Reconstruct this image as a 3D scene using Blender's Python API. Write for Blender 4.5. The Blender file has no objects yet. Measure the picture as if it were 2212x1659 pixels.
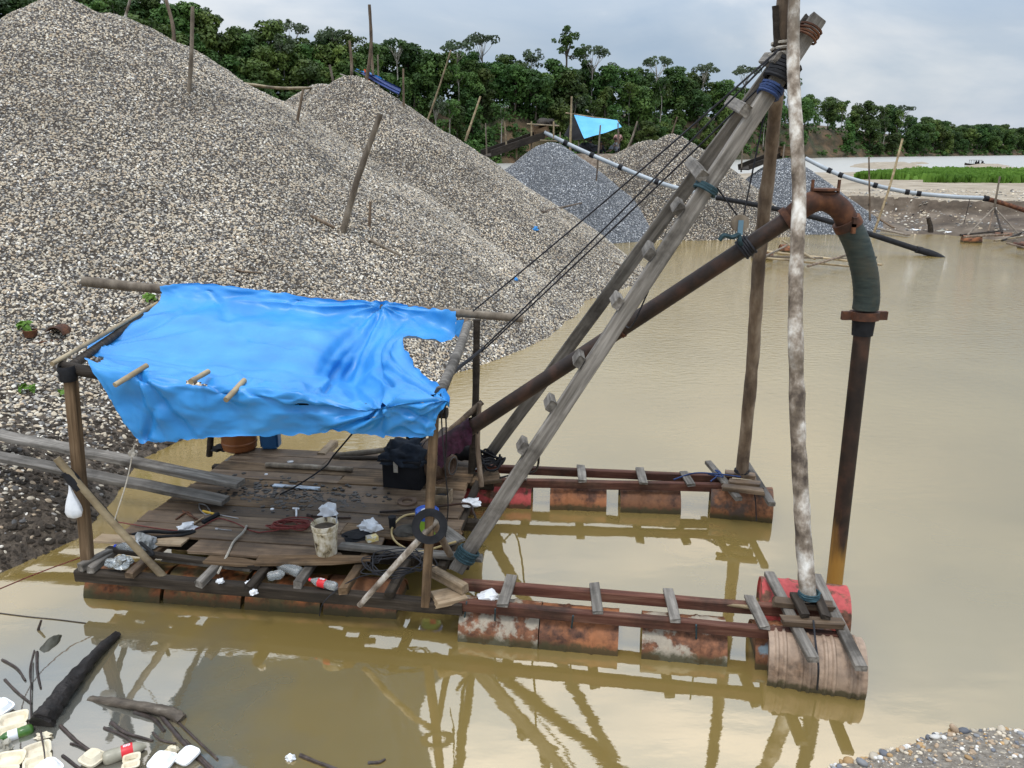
import bpy, bmesh, math, random
from mathutils import Vector, Matrix, noise, Quaternion
R = random.Random(11)
scn = bpy.context.scene
col = scn.collection

# ------------------------------------------------------------------ camera
CAM_H = 4.6; PITCH = math.radians(17.0)
cam = bpy.data.cameras.new('camera'); camo = bpy.data.objects.new('camera', cam); col.objects.link(camo)
cam.sensor_width = 36; cam.lens = 36*1662/2212; cam.clip_end = 5000; cam.clip_start = .05
camo.location = (0, 0, CAM_H); camo.rotation_euler = (math.pi/2-PITCH, 0, 0)
scn.camera = camo

# ------------------------------------------------------------------ sky and sun
SUN_EL = math.radians(70); SUN_AZ = math.radians(205)      # azimuth clockwise from +Y (sun behind the camera, a little left)
world = bpy.data.worlds.new('World'); scn.world = world; world.use_nodes = True
nt = world.node_tree; N = nt.nodes; L = nt.links; N.clear()
def wn(t, **k):
    n = N.new(t)
    for a, b in k.items(): setattr(n, a, b)
    return n
sky = wn('ShaderNodeTexSky', sky_type='NISHITA', sun_disc=False); sky.sun_elevation = SUN_EL; sky.sun_rotation = SUN_AZ
sky.air_density = 1.2; sky.dust_density = 1.5
tc = wn('ShaderNodeTexCoord')
mp = wn('ShaderNodeMapping'); mp.inputs['Scale'].default_value = (1, 1, 2.6); L.new(tc.outputs['Generated'], mp.inputs[0])
n1 = wn('ShaderNodeTexNoise'); n1.inputs['Scale'].default_value = 2.3; n1.inputs['Detail'].default_value = 7; n1.inputs['Roughness'].default_value = .52; n1.inputs['Distortion'].default_value = .35
L.new(mp.outputs[0], n1.inputs['Vector'])
cr = wn('ShaderNodeValToRGB'); L.new(n1.outputs['Fac'], cr.inputs[0])
cr.color_ramp.elements[0].position = .36; cr.color_ramp.elements[0].color = (4.3, 5.5, 7.2, 1)
cr.color_ramp.elements[1].position = .66; cr.color_ramp.elements[1].color = (10.2, 10.2, 10.3, 1)
e = cr.color_ramp.elements.new(.50); e.color = (5.9, 6.8, 8.0, 1)
n2 = wn('ShaderNodeTexNoise'); n2.inputs['Scale'].default_value = 1.4; n2.inputs['Detail'].default_value = 4
L.new(mp.outputs[0], n2.inputs['Vector'])
cf = wn('ShaderNodeMapRange'); L.new(n2.outputs['Fac'], cf.inputs[0])
cf.inputs[1].default_value = .35; cf.inputs[2].default_value = .62; cf.inputs[3].default_value = .97; cf.inputs[4].default_value = .80
mx = wn('ShaderNodeMix', data_type='RGBA'); L.new(cf.outputs[0], mx.inputs[0]); L.new(sky.outputs[0], mx.inputs[6]); L.new(cr.outputs[0], mx.inputs[7])
# an overcast sky is brighter overhead than at the horizon
sx = wn('ShaderNodeSeparateXYZ'); L.new(tc.outputs['Generated'], sx.inputs[0])
ov = wn('ShaderNodeMapRange'); L.new(sx.outputs['Z'], ov.inputs[0]); ov.inputs[1].default_value = .12; ov.inputs[2].default_value = .9; ov.inputs[3].default_value = .82; ov.inputs[4].default_value = 2.5
om = wn('ShaderNodeVectorMath', operation='SCALE'); L.new(mx.outputs[2], om.inputs[0]); L.new(ov.outputs[0], om.inputs['Scale'])
bg = wn('ShaderNodeBackground'); bg.inputs['Strength'].default_value = .1; L.new(om.outputs[0], bg.inputs[0])
wo = wn('ShaderNodeOutputWorld'); L.new(bg.outputs[0], wo.inputs[0])
sun = bpy.data.lights.new('sun', 'SUN'); sun.energy = 1.2; sun.angle = math.radians(14); sun.color = (1, .96, .9)
suno = bpy.data.objects.new('sun', sun); col.objects.link(suno)
sd = Vector((math.sin(SUN_AZ)*math.cos(SUN_EL), math.cos(SUN_AZ)*math.cos(SUN_EL), math.sin(SUN_EL)))
suno.rotation_euler = sd.to_track_quat('Z', 'Y').to_euler(); suno.location = (0, 0, 60)
vs = scn.view_settings; vs.view_transform = 'Standard'; vs.look = 'None'; vs.exposure = 0.2; vs.gamma = 1

# ------------------------------------------------------------------ survey helpers: turn bearings read off the photograph into metres
SP, CP = math.sin(PITCH), math.cos(PITCH)
def bearing(x, y):
    u = (x-1106)/1662; v = (y-829.5)/1662
    return Vector((u, CP-v*SP, -SP-v*CP))
def G(x, y, z=0.):                      # the point at height z on that bearing
    r = bearing(x, y); t = (z-CAM_H)/r.z
    return Vector((r.x*t, r.y*t, z))
def AY(x, y, Y):                        # the point at distance Y on that bearing
    r = bearing(x, y); t = Y/r.y
    return Vector((r.x*t, Y, CAM_H+r.z*t))
def lerp(a, b, t): return a+(b-a)*t
def sstep(a, b, x):
    t = min(1, max(0, (x-a)/(b-a))); return t*t*(3-2*t)

# ------------------------------------------------------------------ object helpers
WM = {}
I4 = Matrix.Identity(4)
def T(v): return Matrix.Translation(Vector(v))
def place(o, M, parent=None):
    col.objects.link(o)
    if parent is not None:
        o.parent = parent; o.matrix_basis = WM[parent].inverted() @ M
    else: o.matrix_basis = M
    WM[o] = M.copy()
    return o
def tag(o, label, cat, group=None):
    o['label'] = label; o['category'] = cat
    if group: o['group'] = group
    return o
def thing(name, label, cat, loc=(0, 0, 0), group=None, M=None):
    o = bpy.data.objects.new(name, None); o.empty_display_size = .1
    place(o, M if M else T(loc)); tag(o, label, cat, group)
    return o
def structure(o): o['kind'] = 'structure'; return o
def stuff(o): o['kind'] = 'stuff'; return o
def copytree(o, M, parent=None, label=None):
    c = o.copy(); col.objects.link(c)
    if parent is not None: c.parent = parent
    c.matrix_basis = (WM[parent].inverted() @ M) if parent is not None else M
    WM[c] = M.copy()
    if label: c['label'] = label
    for ch in [k for k in bpy.data.objects if k.parent == o]:
        copytree(ch, M @ WM[o].inverted() @ WM[ch], c)
    return c
class MB:
    def __init__(s): s.v = []; s.f = []; s.cut = None
    def add(s, vs, fs, M=None):
        b = len(s.v)
        s.v += [tuple(M @ Vector(p)) if M else tuple(p) for p in vs]; s.f += [tuple(i+b for i in f) for f in fs]
        return s
    def box(s, c, d, M=None):
        x, y, z = c; a, b, h = d[0]/2, d[1]/2, d[2]/2
        return s.add([(x+i*a, y+j*b, z+k*h) for i in (-1, 1) for j in (-1, 1) for k in (-1, 1)],
              [(0, 1, 3, 2), (4, 6, 7, 5), (0, 4, 5, 1), (2, 3, 7, 6), (0, 2, 6, 4), (1, 5, 7, 3)], M)
    def tube(s, pts, rad, n=10, cap=True, wob=0., M=None, seed=0):
        pts = [Vector(p) for p in pts]
        if not isinstance(rad, (list, tuple)): rad = [rad]*len(pts)
        vs = []; fs = []; prev = None
        for i, p in enumerate(pts):
            d = (pts[min(i+1, len(pts)-1)]-pts[max(i-1, 0)]).normalized()
            if prev is None:
                a = Vector((0, 0, 1)) if abs(d.z) < .9 else Vector((1, 0, 0))
                x = d.cross(a).normalized()
            else: x = (prev-d*prev.dot(d)).normalized()
            y = d.cross(x); prev = x
            for k in range(n):
                an = 2*math.pi*k/n; r = rad[i]
                if wob: r *= 1+wob*noise.noise(Vector((math.cos(an)*1.7+seed, math.sin(an)*1.7, i*.9+seed)))
                vs.append(p+x*math.cos(an)*r+y*math.sin(an)*r)
        for i in range(len(pts)-1):
            for k in range(n):
                fs.append((i*n+k, i*n+(k+1) % n, (i+1)*n+(k+1) % n, (i+1)*n+k))
        if cap:
            fs.append(tuple(range(n))[::-1]); fs.append(tuple((len(pts)-1)*n+k for k in range(n)))
        return s.add(vs, fs, M)
    def lathe(s, prof, n=24, M=None, ax='z'):         # prof: list of (radius, height)
        vs = []; fs = []
        for r, h in prof:
            for k in range(n):
                a = 2*math.pi*k/n; c_, s_ = math.cos(a)*r, math.sin(a)*r
                vs.append((c_, s_, h) if ax == 'z' else (h, c_, s_))
        for i in range(len(prof)-1):
            for k in range(n): fs.append((i*n+k, i*n+(k+1) % n, (i+1)*n+(k+1) % n, (i+1)*n+k))
        return s.add(vs, fs, M)
    def mesh(s, name, smooth=False, angle=None):
        m = bpy.data.meshes.new(name); m.from_pydata(s.v, [], s.f); m.validate(); m.update()
        bm = bmesh.new(); bm.from_mesh(m); bmesh.ops.recalc_face_normals(bm, faces=bm.faces); bm.to_mesh(m); bm.free()
        if smooth:
            for p in m.polygons: p.use_smooth = True
            if angle:
                try: m.set_sharp_from_angle(angle=math.radians(angle))
                except Exception: pass
        return m
    def build(s, name, mat, parent=None, smooth=False, angle=40, M=None, origin=None):
        # vertices are given in world metres unless M is given; the origin goes to the middle of the base
        if M is None:
            if origin is None:
                xs = [p[0] for p in s.v]; ys = [p[1] for p in s.v]; zs = [p[2] for p in s.v]
                origin = ((min(xs)+max(xs))/2, (min(ys)+max(ys))/2, min(zs))
            M = T(origin); o3 = Vector(origin)
            s.v = [tuple(Vector(p)-o3) for p in s.v]
        o = bpy.data.objects.new(name, s.mesh(name, smooth, angle))
        if mat: o.data.materials.append(mat)
        return place(o, M, parent)
def frame(p0, p1, up=(0, 0, 1)):
    p0 = Vector(p0); p1 = Vector(p1); x = (p1-p0).normalized(); up = Vector(up)
    y = up.cross(x)
    if y.length < 1e-4: y = Vector((0, 1, 0)).cross(x)
    y.normalize(); z = x.cross(y)
    M = Matrix((x, y, z)).transposed().to_4x4(); M.translation = (p0+p1)/2
    return M, (p1-p0).length
def plank(name, p0, p1, w, h, mat, parent=None, up=(0, 0, 1), jit=.006, split=False, taper=1.):
    M, Ln = frame(p0, p1, up)
    n = max(2, int(Ln/.35)); c = min(w, h)*.12
    vs = []; fs = []
    for i in range(n+1):
        t = i/n; x = -Ln/2+Ln*t; k = 1 if t < .999 else taper
        dy = R.uniform(-jit, jit); dz = R.uniform(-jit, jit)*.6; a = w/2*k*R.uniform(.985, 1.015); b = h/2*k
        for (y, z) in ((-a+c, -b), (a-c, -b), (a, -b+c), (a, b-c), (a-c, b), (-a+c, b), (-a, b-c), (-a, -b+c)):
            e_ = R.uniform(-.02, .02) if (split and i in (0, n)) else 0
            vs.append((x+e_, y+dy, z+dz))
    for i in range(n):
        for k in range(8): fs.append((i*8+k, (i*8+(k+1) % 8), (i+1)*8+(k+1) % 8, (i+1)*8+k))
    fs.append(tuple(range(8))[::-1]); fs.append(tuple(n*8+k for k in range(8)))
    mb = MB().add(vs, fs)
    return mb.build(name, mat, parent, M=M)
def spline(pts, n):
    pts = [Vector(p) for p in pts]; out = []
    P = [pts[0]*2-pts[1]]+pts+[pts[-1]*2-pts[-2]]
    for i in range(1, len(P)-2):
        for k in range(n):
            t = k/n; a, b, c, d = P[i-1], P[i], P[i+1], P[i+2]
            out.append(.5*((2*b)+(c-a)*t+(2*a-5*b+4*c-d)*t*t+(3*b-a-3*c+d)*t**3))
    out.append(pts[-1]); return out
def logpole(name, pts, r0, r1, mat, parent=None, n=10, wob=.12, sub=5, knots=True):
    ps = spline(pts, sub); m = len(ps); s = R.uniform(0, 99)
    rad = [lerp(r0, r1, i/(m-1))*(1+.10*noise.noise(Vector((s, i*.8, 0)))) for i in range(m)]
    return MB().tube(ps, rad, n, wob=wob, seed=s).build(name, mat, parent, smooth=True, angle=50)
def rope(name, pts, r, mat, parent=None, sub=6, n=6):
    return MB().tube(spline(pts, sub) if len(pts) > 2 else pts, r, n).build(name, mat, parent, smooth=True, angle=60)
def sag(a, b, s, n=10):
    a = Vector(a); b = Vector(b)
    return [a.lerp(b, i/n)-Vector((0, 0, s*4*(i/n)*(1-i/n))) for i in range(n+1)]

# ------------------------------------------------------------------ materials
def mnew(name):
    m = bpy.data.materials.new(name); m.use_nodes = True
    nt = m.node_tree; b = nt.nodes['Principled BSDF']
    return m, nt, b
def nd(nt, t, **k):
    n = nt.nodes.new(t)
    for a, b in k.items():
        if a == 'i':
            for kk, vv in b.items(): n.inputs[kk].default_value = vv
        else: setattr(n, a, b)
    return n
def ramp(nt, stops):
    r = nt.nodes.new('ShaderNodeValToRGB'); el = r.color_ramp.elements
    el[0].position = stops[0][0]; el[0].color = (*stops[0][1], 1)
    el[1].position = stops[-1][0]; el[1].color = (*stops[-1][1], 1)
    for p, c in stops[1:-1]: e = el.new(p); e.color = (*c, 1)
    return r
def mat(name, stops, scale=(3, 3, 3), rough=.8, bump=.3, bscale=None, detail=8, metal=0, rnd=.25, spec=.4, dirt=None, coord='Object', nrough=.6, dscale=1.3, rr=None, dist=.01, trans=0):
    m, nt, b = mnew(name); Lk = nt.links.new
    tc = nd(nt, 'ShaderNodeTexCoord'); oi = nd(nt, 'ShaderNodeObjectInfo')
    off = nd(nt, 'ShaderNodeVectorMath', operation='SCALE'); off.inputs[0].default_value = (17, 31, 23); Lk(oi.outputs['Random'], off.inputs['Scale'])
    ad = nd(nt, 'ShaderNodeVectorMath', operation='ADD'); Lk(tc.outputs[coord], ad.inputs[0]); Lk(off.outputs[0], ad.inputs[1])
    mp = nd(nt, 'ShaderNodeMapping', i={'Scale': scale}); Lk(ad.outputs[0], mp.inputs[0])
    n1 = nd(nt, 'ShaderNodeTexNoise', i={'Scale': 1., 'Detail': detail, 'Roughness': nrough}); Lk(mp.outputs[0], n1.inputs['Vector'])
    rp = ramp(nt, stops); Lk(n1.outputs['Fac'], rp.inputs[0]); out = rp.outputs[0]
    if dirt:
        n2 = nd(nt, 'ShaderNodeTexNoise', i={'Scale': dscale, 'Detail': 6, 'Roughness': .65}); Lk(ad.outputs[0], n2.inputs['Vector'])
        mr = nd(nt, 'ShaderNodeMapRange', i={1: .48, 2: .64, 3: 0., 4: dirt[1]}); Lk(n2.outputs['Fac'], mr.inputs[0])
        mm = nd(nt, 'ShaderNodeMix', data_type='RGBA'); Lk(mr.outputs[0], mm.inputs[0]); Lk(out, mm.inputs[6]); mm.inputs[7].default_value = (*dirt[0], 1); out = mm.outputs[2]
    hs = nd(nt, 'ShaderNodeHueSaturation'); Lk(out, hs.inputs['Color'])
    mv = nd(nt, 'ShaderNodeMapRange', i={1: 0., 2: 1., 3: 1-rnd, 4: 1+rnd}); Lk(oi.outputs['Random'], mv.inputs[0]); Lk(mv.outputs[0], hs.inputs['Value'])
    Lk(hs.outputs[0], b.inputs['Base Color'])
    b.inputs['Roughness'].default_value = rough; b.inputs['Metallic'].default_value = metal; b.inputs['Specular IOR Level'].default_value = spec
    if rr:
        r2 = nd(nt, 'ShaderNodeMapRange', i={1: .3, 2: .7, 3: rr[0], 4: rr[1]}); Lk(n1.outputs['Fac'], r2.inputs[0]); Lk(r2.outputs[0], b.inputs['Roughness'])
    if bump:
        bs = bscale or tuple(s*2 for s in scale)
        mp2 = nd(nt, 'ShaderNodeMapping', i={'Scale': bs}); Lk(ad.outputs[0], mp2.inputs[0])
        n3 = nd(nt, 'ShaderNodeTexNoise', i={'Scale': 1., 'Detail': 6, 'Roughness': .65}); Lk(mp2.outputs[0], n3.inputs['Vector'])
        bp = nd(nt, 'ShaderNodeBump', i={'Strength': bump, 'Distance': dist}); Lk(n3.outputs['Fac'], bp.inputs['Height']); Lk(bp.outputs[0], b.inputs['Normal'])
    if trans: b.inputs['Transmission Weight'].default_value = trans
    return m
def wood(name, d, m_, l, **k):
    k.setdefault('rough', .75); k.setdefault('spec', .22)
    return mat(name, [(.28, d), (.5, m_), (.74, l)], scale=(1.6, 22, 22), bump=.55, bscale=(3, 60, 60), dirt=k.pop('dirt', ((.02, .016, .012), .75)), **k)

# ------------------------------------------------------------------ water
def water_material():
    m, nt, b = mnew('silty water'); Lk = nt.links.new
    geo = nd(nt, 'ShaderNodeNewGeometry')
    n0 = nd(nt, 'ShaderNodeTexNoise', i={'Scale': .35, 'Detail': 5}); Lk(geo.outputs['Position'], n0.inputs['Vector'])
    rp = ramp(nt, [(.35, (.190, .133, .040)), (.65, (.225, .160, .053))]); Lk(n0.outputs['Fac'], rp.inputs[0])
    # clearer grey water over the drowned plastic sheet in the litter corner
    d = nd(nt, 'ShaderNodeVectorMath', operation='DISTANCE'); Lk(geo.outputs['Position'], d.inputs[0]); d.inputs[1].default_value = (-4.3, 4.6, 0)
    n5 = nd(nt, 'ShaderNodeTexNoise', i={'Scale': 1.6, 'Detail': 3}); Lk(geo.outputs['Position'], n5.inputs['Vector'])
    sb = nd(nt, 'ShaderNodeMath', operation='MULTIPLY_ADD'); Lk(n5.outputs['Fac'], sb.inputs[0]); sb.inputs[1].default_value = 1.4; Lk(d.outputs['Value'], sb.inputs[2])
    mr = nd(nt, 'ShaderNodeMapRange', i={1: 2.0, 2: 3.3, 3: .9, 4: 0.}); Lk(sb.outputs[0], mr.inputs[0])
    mm = nd(nt, 'ShaderNodeMix', data_type='RGBA'); Lk(mr.outputs[0], mm.inputs[0]); Lk(rp.outputs[0], mm.inputs[6]); mm.inputs[7].default_value = (.10, .104, .096, 1)
    sy = nd(nt, 'ShaderNodeSeparateXYZ'); Lk(geo.outputs['Position'], sy.inputs[0]); ry = nd(nt, 'ShaderNodeMapRange', i={1: 90., 2: 125., 3: 0., 4: 1.}); Lk(sy.outputs['Y'], ry.inputs[0])      # paler base colour stands in for the sky sheen on the far river
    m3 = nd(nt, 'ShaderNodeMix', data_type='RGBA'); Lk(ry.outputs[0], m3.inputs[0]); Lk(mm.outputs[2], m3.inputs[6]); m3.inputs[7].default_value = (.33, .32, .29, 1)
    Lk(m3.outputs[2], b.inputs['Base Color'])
    b.inputs['IOR'].default_value = 3.3; b.inputs['Specular Tint'].default_value = (1, .90, .76, 1)
    # ripples: breeze patches away from the raft, nearly still beside it
    mp = nd(nt, 'ShaderNodeMapping', i={'Scale': (1.0, 2.2, 1)}); Lk(geo.outputs['Position'], mp.inputs[0])
    n1 = nd(nt, 'ShaderNodeTexNoise', i={'Scale': 4.0, 'Detail': 4, 'Roughness': .55}); Lk(mp.outputs[0], n1.inputs['Vector'])
    n2 = nd(nt, 'ShaderNodeTexNoise', i={'Scale': .8, 'Detail': 2}); Lk(mp.outputs[0], n2.inputs['Vector'])
    sx = nd(nt, 'ShaderNodeSeparateXYZ'); Lk(geo.outputs['Position'], sx.inputs[0])
    w = nd(nt, 'ShaderNodeMapRange', i={1: 9., 2: 26., 3: .02, 4: 1.}); Lk(sx.outputs['Y'], w.inputs[0])
    ro = nd(nt, 'ShaderNodeMapRange', i={1: 30., 2: 160., 3: .02, 4: .32}); Lk(sx.outputs['Y'], ro.inputs[0]); Lk(ro.outputs[0], b.inputs['Roughness'])
    b1 = nd(nt, 'ShaderNodeBump', i={'Distance': .03, 'Strength': 1.}); Lk(n1.outputs['Fac'], b1.inputs['Height']); Lk(w.outputs[0], b1.inputs['Strength'])
    b2 = nd(nt, 'ShaderNodeBump', i={'Distance': .016, 'Strength': .25}); Lk(n2.outputs['Fac'], b2.inputs['Height']); Lk(b1.outputs[0], b2.inputs['Normal'])
    Lk(b2.outputs[0], b.inputs['Normal'])
    return m
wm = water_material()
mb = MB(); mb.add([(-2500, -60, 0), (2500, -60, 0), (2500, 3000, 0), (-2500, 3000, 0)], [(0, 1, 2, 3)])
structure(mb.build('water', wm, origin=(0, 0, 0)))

# ------------------------------------------------------------------ terrain
def fbm(x, y, s, o=4): return noise.fractal(Vector((x*s, y*s, 3.7)), 1., 2., o)
SHORE = [(-9, 5.6), (-6.6, 7.0), (-5.85, 7.6), (-5.35, 8.5), (-5.45, 9.6), (-5.75, 11.0), (-5.2, 12.6), (-3.6, 14.2), (-1.5, 16), (.3, 18.7), (2, 23), (4.3, 28.6), (4.6, 31), (3, 35), (4, 40), (8, 42)]
def shore_d(x, y):          # signed distance to the pond's west shore, positive on land
    best = 1e9; sg = 1
    for (ax, ay), (bx, by) in zip(SHORE[:-1], SHORE[1:]):
        dx, dy = bx-ax, by-ay; t = max(0, min(1, ((x-ax)*dx+(y-ay)*dy)/(dx*dx+dy*dy)))
        ex, ey = x-ax-t*dx, y-ay-t*dy; d = math.hypot(ex, ey)
        if d < best-1e-9: best = d; sg = 1 if dx*ey-dy*ex > 0 else -1
    return best*sg
def grid(name, xs, ys, fz, mt, **k):
    mb = MB(); nx, ny = len(xs), len(ys)
    mb.v = [(x, y, fz(x, y)) for y in ys for x in xs]
    mb.f = [(j*nx+i, j*nx+i+1, (j+1)*nx+i+1, (j+1)*nx+i) for j in range(ny-1) for i in range(nx-1)]
    return mb.build(name, mt, smooth=True, angle=180, **k)
def rng(a, b, n): return [a+(b-a)*i/n for i in range(n+1)]
mud = mat('wet mud', [(.3, (.035, .024, .014)), (.5, (.078, .056, .036)), (.72, (.16, .124, .088))], scale=(9, 9, 9), rough=.6, bump=1., bscale=(22, 22, 22), dist=.05, rnd=0, rr=(.35, .85))
sand = mat('pale river sand', [(.3, (.20, .155, .105)), (.5, (.29, .235, .165)), (.75, (.40, .34, .26))], scale=(.5, .5, .5), rough=.9, bump=.5, bscale=(8, 8, 8), dist=.05, rnd=0)
def bank_z(x, y):
    d = shore_d(x, y)
    if d <= 0: return max(-.5, d*.5)-.02
    z = .80*(1-math.exp(-d*.85))+.06*min(d, 8)
    return z+.10*fbm(x, y, 1.1)*min(1, d*1.2)+.06*fbm(x, y, 3.5)*min(1, d*3)
structure(grid('mud_bank', rng(-16, 0, 160), rng(3, 20, 170), bank_z, mud))

PILES = []
def cone(x, y, P):
    z = -9
    for (px, py, pz, s) in P:
        r = math.hypot(x-px, y-py); a = .55
        z = max(z, pz-s*(math.sqrt(r*r+a*a)-a))
    return z
def pile_z(P):
    def f(x, y):
        z = cone(x, y, P)
        return z+.16*fbm(x, y, .45)+.05*fbm(x, y, 1.6)+.02*fbm(x, y, 5)
    return f
def pebble_group(big):
    g = bpy.data.node_groups.new('pebbles', 'GeometryNodeTree')
    g.interface.new_socket('Geometry', in_out='INPUT', socket_type='NodeSocketGeometry')
    g.interface.new_socket('Geometry', in_out='OUTPUT', socket_type='NodeSocketGeometry')
    n = g.nodes; l = g.links.new
    gi = n.new('NodeGroupInput'); go = n.new('NodeGroupOutput')
    at = n.new('GeometryNodeInputNamedAttribute'); at.data_type = 'FLOAT'; at.inputs['Name'].default_value = 'dens'
    ds = n.new('GeometryNodeDistributePointsOnFaces'); l(gi.outputs[0], ds.inputs['Mesh']); l(at.outputs['Attribute'], ds.inputs['Density'])
    ico = n.new('GeometryNodeMeshIcoSphere'); ico.inputs['Radius'].default_value = 1; ico.inputs['Subdivisions'].default_value = big[3]
    sm = n.new('GeometryNodeSetShadeSmooth'); l(ico.outputs['Mesh'], sm.inputs['Geometry'])
    mt = n.new('GeometryNodeSetMaterial'); l(sm.outputs[0], mt.inputs['Geometry']); mt.inputs['Material'].default_value = big[2]
    io = n.new('GeometryNodeInstanceOnPoints'); l(ds.outputs['Points'], io.inputs['Points']); l(mt.outputs[0], io.inputs['Instance'])
    rv = n.new('FunctionNodeRandomValue'); rv.data_type = 'FLOAT_VECTOR'; rv.inputs[0].default_value = (-.5, -.5, 0); rv.inputs[1].default_value = (.5, .5, 6.283)
    ar = n.new('FunctionNodeRotateEuler') if hasattr(bpy.types, 'FunctionNodeRotateEuler') else None
    rr = n.new('FunctionNodeRotateRotation')
    e2r = n.new('FunctionNodeEulerToRotation'); l(rv.outputs[0], e2r.inputs[0])
    l(ds.outputs['Rotation'], rr.inputs[0]); l(e2r.outputs[0], rr.inputs[1]); rr.rotation_space = 'LOCAL'; l(rr.outputs[0], io.inputs['Rotation'])
    if ar: n.remove(ar)
    # sizes: many small, few large, flattened like river pebbles
    r1 = n.new('FunctionNodeRandomValue'); r1.data_type = 'FLOAT'; r1.inputs[2].default_value = 0; r1.inputs[3].default_value = 1; r1.inputs['Seed'].default_value = 5
    pw = n.new('ShaderNodeMath'); pw.operation = 'POWER'; l(r1.outputs[1], pw.inputs[0]); pw.inputs[1].default_value = 2.2
    mr = n.new('ShaderNodeMapRange'); l(pw.outputs[0], mr.inputs[0]); mr.inputs[3].default_value = big[0]; mr.inputs[4].default_value = big[1]
    r2 = n.new('FunctionNodeRandomValue'); r2.data_type = 'FLOAT_VECTOR'; r2.inputs[0].default_value = (.95, .60, .34); r2.inputs[1].default_value = (1.35, .95, .62); r2.inputs['Seed'].default_value = 9
    vm = n.new('ShaderNodeVectorMath'); vm.operation = 'SCALE'; l(r2.outputs[0], vm.inputs[0]); l(mr.outputs[0], vm.inputs['Scale']); l(vm.outputs[0], io.inputs['Scale'])
    st = n.new('GeometryNodeStoreNamedAttribute'); st.data_type = 'FLOAT'; st.domain = 'INSTANCE'; st.inputs['Name'].default_value = 'tone'
    r3 = n.new('FunctionNodeRandomValue'); r3.data_type = 'FLOAT'; r3.inputs['Seed'].default_value = 21
    l(r3.outputs[1], st.inputs['Value']); l(io.outputs[0], st.inputs['Geometry']); l(st.outputs[0], go.inputs[0])
    return g
def pebble_mat(name, stops):
    m, nt, b = mnew(name); Lk = nt.links.new
    at = nd(nt, 'ShaderNodeAttribute', attribute_type='INSTANCER', attribute_name='tone')
    rp = ramp(nt, stops); Lk(at.outputs['Fac'], rp.inputs[0]); rp.color_ramp.interpolation = 'LINEAR'
    tc = nd(nt, 'ShaderNodeTexCoord'); n1 = nd(nt, 'ShaderNodeTexNoise', i={'Scale': 1.6, 'Detail': 5}); Lk(tc.outputs['Object'], n1.inputs['Vector'])
    hs = nd(nt, 'ShaderNodeHueSaturation'); mr = nd(nt, 'ShaderNodeMapRange', i={1: .3, 2: .7, 3: .8, 4: 1.2}); Lk(n1.outputs['Fac'], mr.inputs[0]); Lk(rp.outputs[0], hs.inputs['Color'])
    geo = nd(nt, 'ShaderNodeNewGeometry'); n4 = nd(nt, 'ShaderNodeTexNoise', i={'Scale': .45, 'Detail': 5, 'Roughness': .6}); Lk(geo.outputs['Position'], n4.inputs['Vector'])
    m4 = nd(nt, 'ShaderNodeMapRange', i={1: .35, 2: .65, 3: .74, 4: 1.22}); Lk(n4.outputs['Fac'], m4.inputs[0]); mu = nd(nt, 'ShaderNodeMath', operation='MULTIPLY'); Lk(mr.outputs[0], mu.inputs[0]); Lk(m4.outputs[0], mu.inputs[1]); Lk(mu.outputs[0], hs.inputs['Value'])
    Lk(hs.outputs[0], b.inputs['Base Color']); b.inputs['Roughness'].default_value = .7; b.inputs['Specular IOR Level'].default_value = .35
    return m
PEB = [(0., (.045, .042, .039)), (.16, (.125, .117, .108)), (.32, (.245, .226, .20)), (.48, (.41, .355, .272)), (.66, (.53, .44, .31)), (.80, (.36, .265, .17)), (.92, (.62, .55, .43)), (1., (.75, .71, .63))]
PEBG = [(0., (.05, .053, .06)), (.3, (.16, .17, .185)), (.6, (.30, .31, .32)), (.85, (.42, .41, .39)), (1., (.66, .66, .65))]
pm_tan = pebble_mat('mixed river pebbles', PEB); pm_grey = pebble_mat('grey river pebbles', PEBG)
gravel = mat('gravel fines', [(.35, (.026, .019, .013)), (.55, (.065, .051, .037)), (.75, (.12, .098, .073))], scale=(14, 14, 14), rough=.95, bump=1., bscale=(30, 30, 30), dist=.03, rnd=0)
gravel_g = mat('grey gravel fines', [(.35, (.04, .042, .045)), (.55, (.085, .088, .092)), (.75, (.16, .16, .16))], scale=(10, 10, 10), rough=.95, bump=1., bscale=(20, 20, 20), dist=.04, rnd=0)
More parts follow.
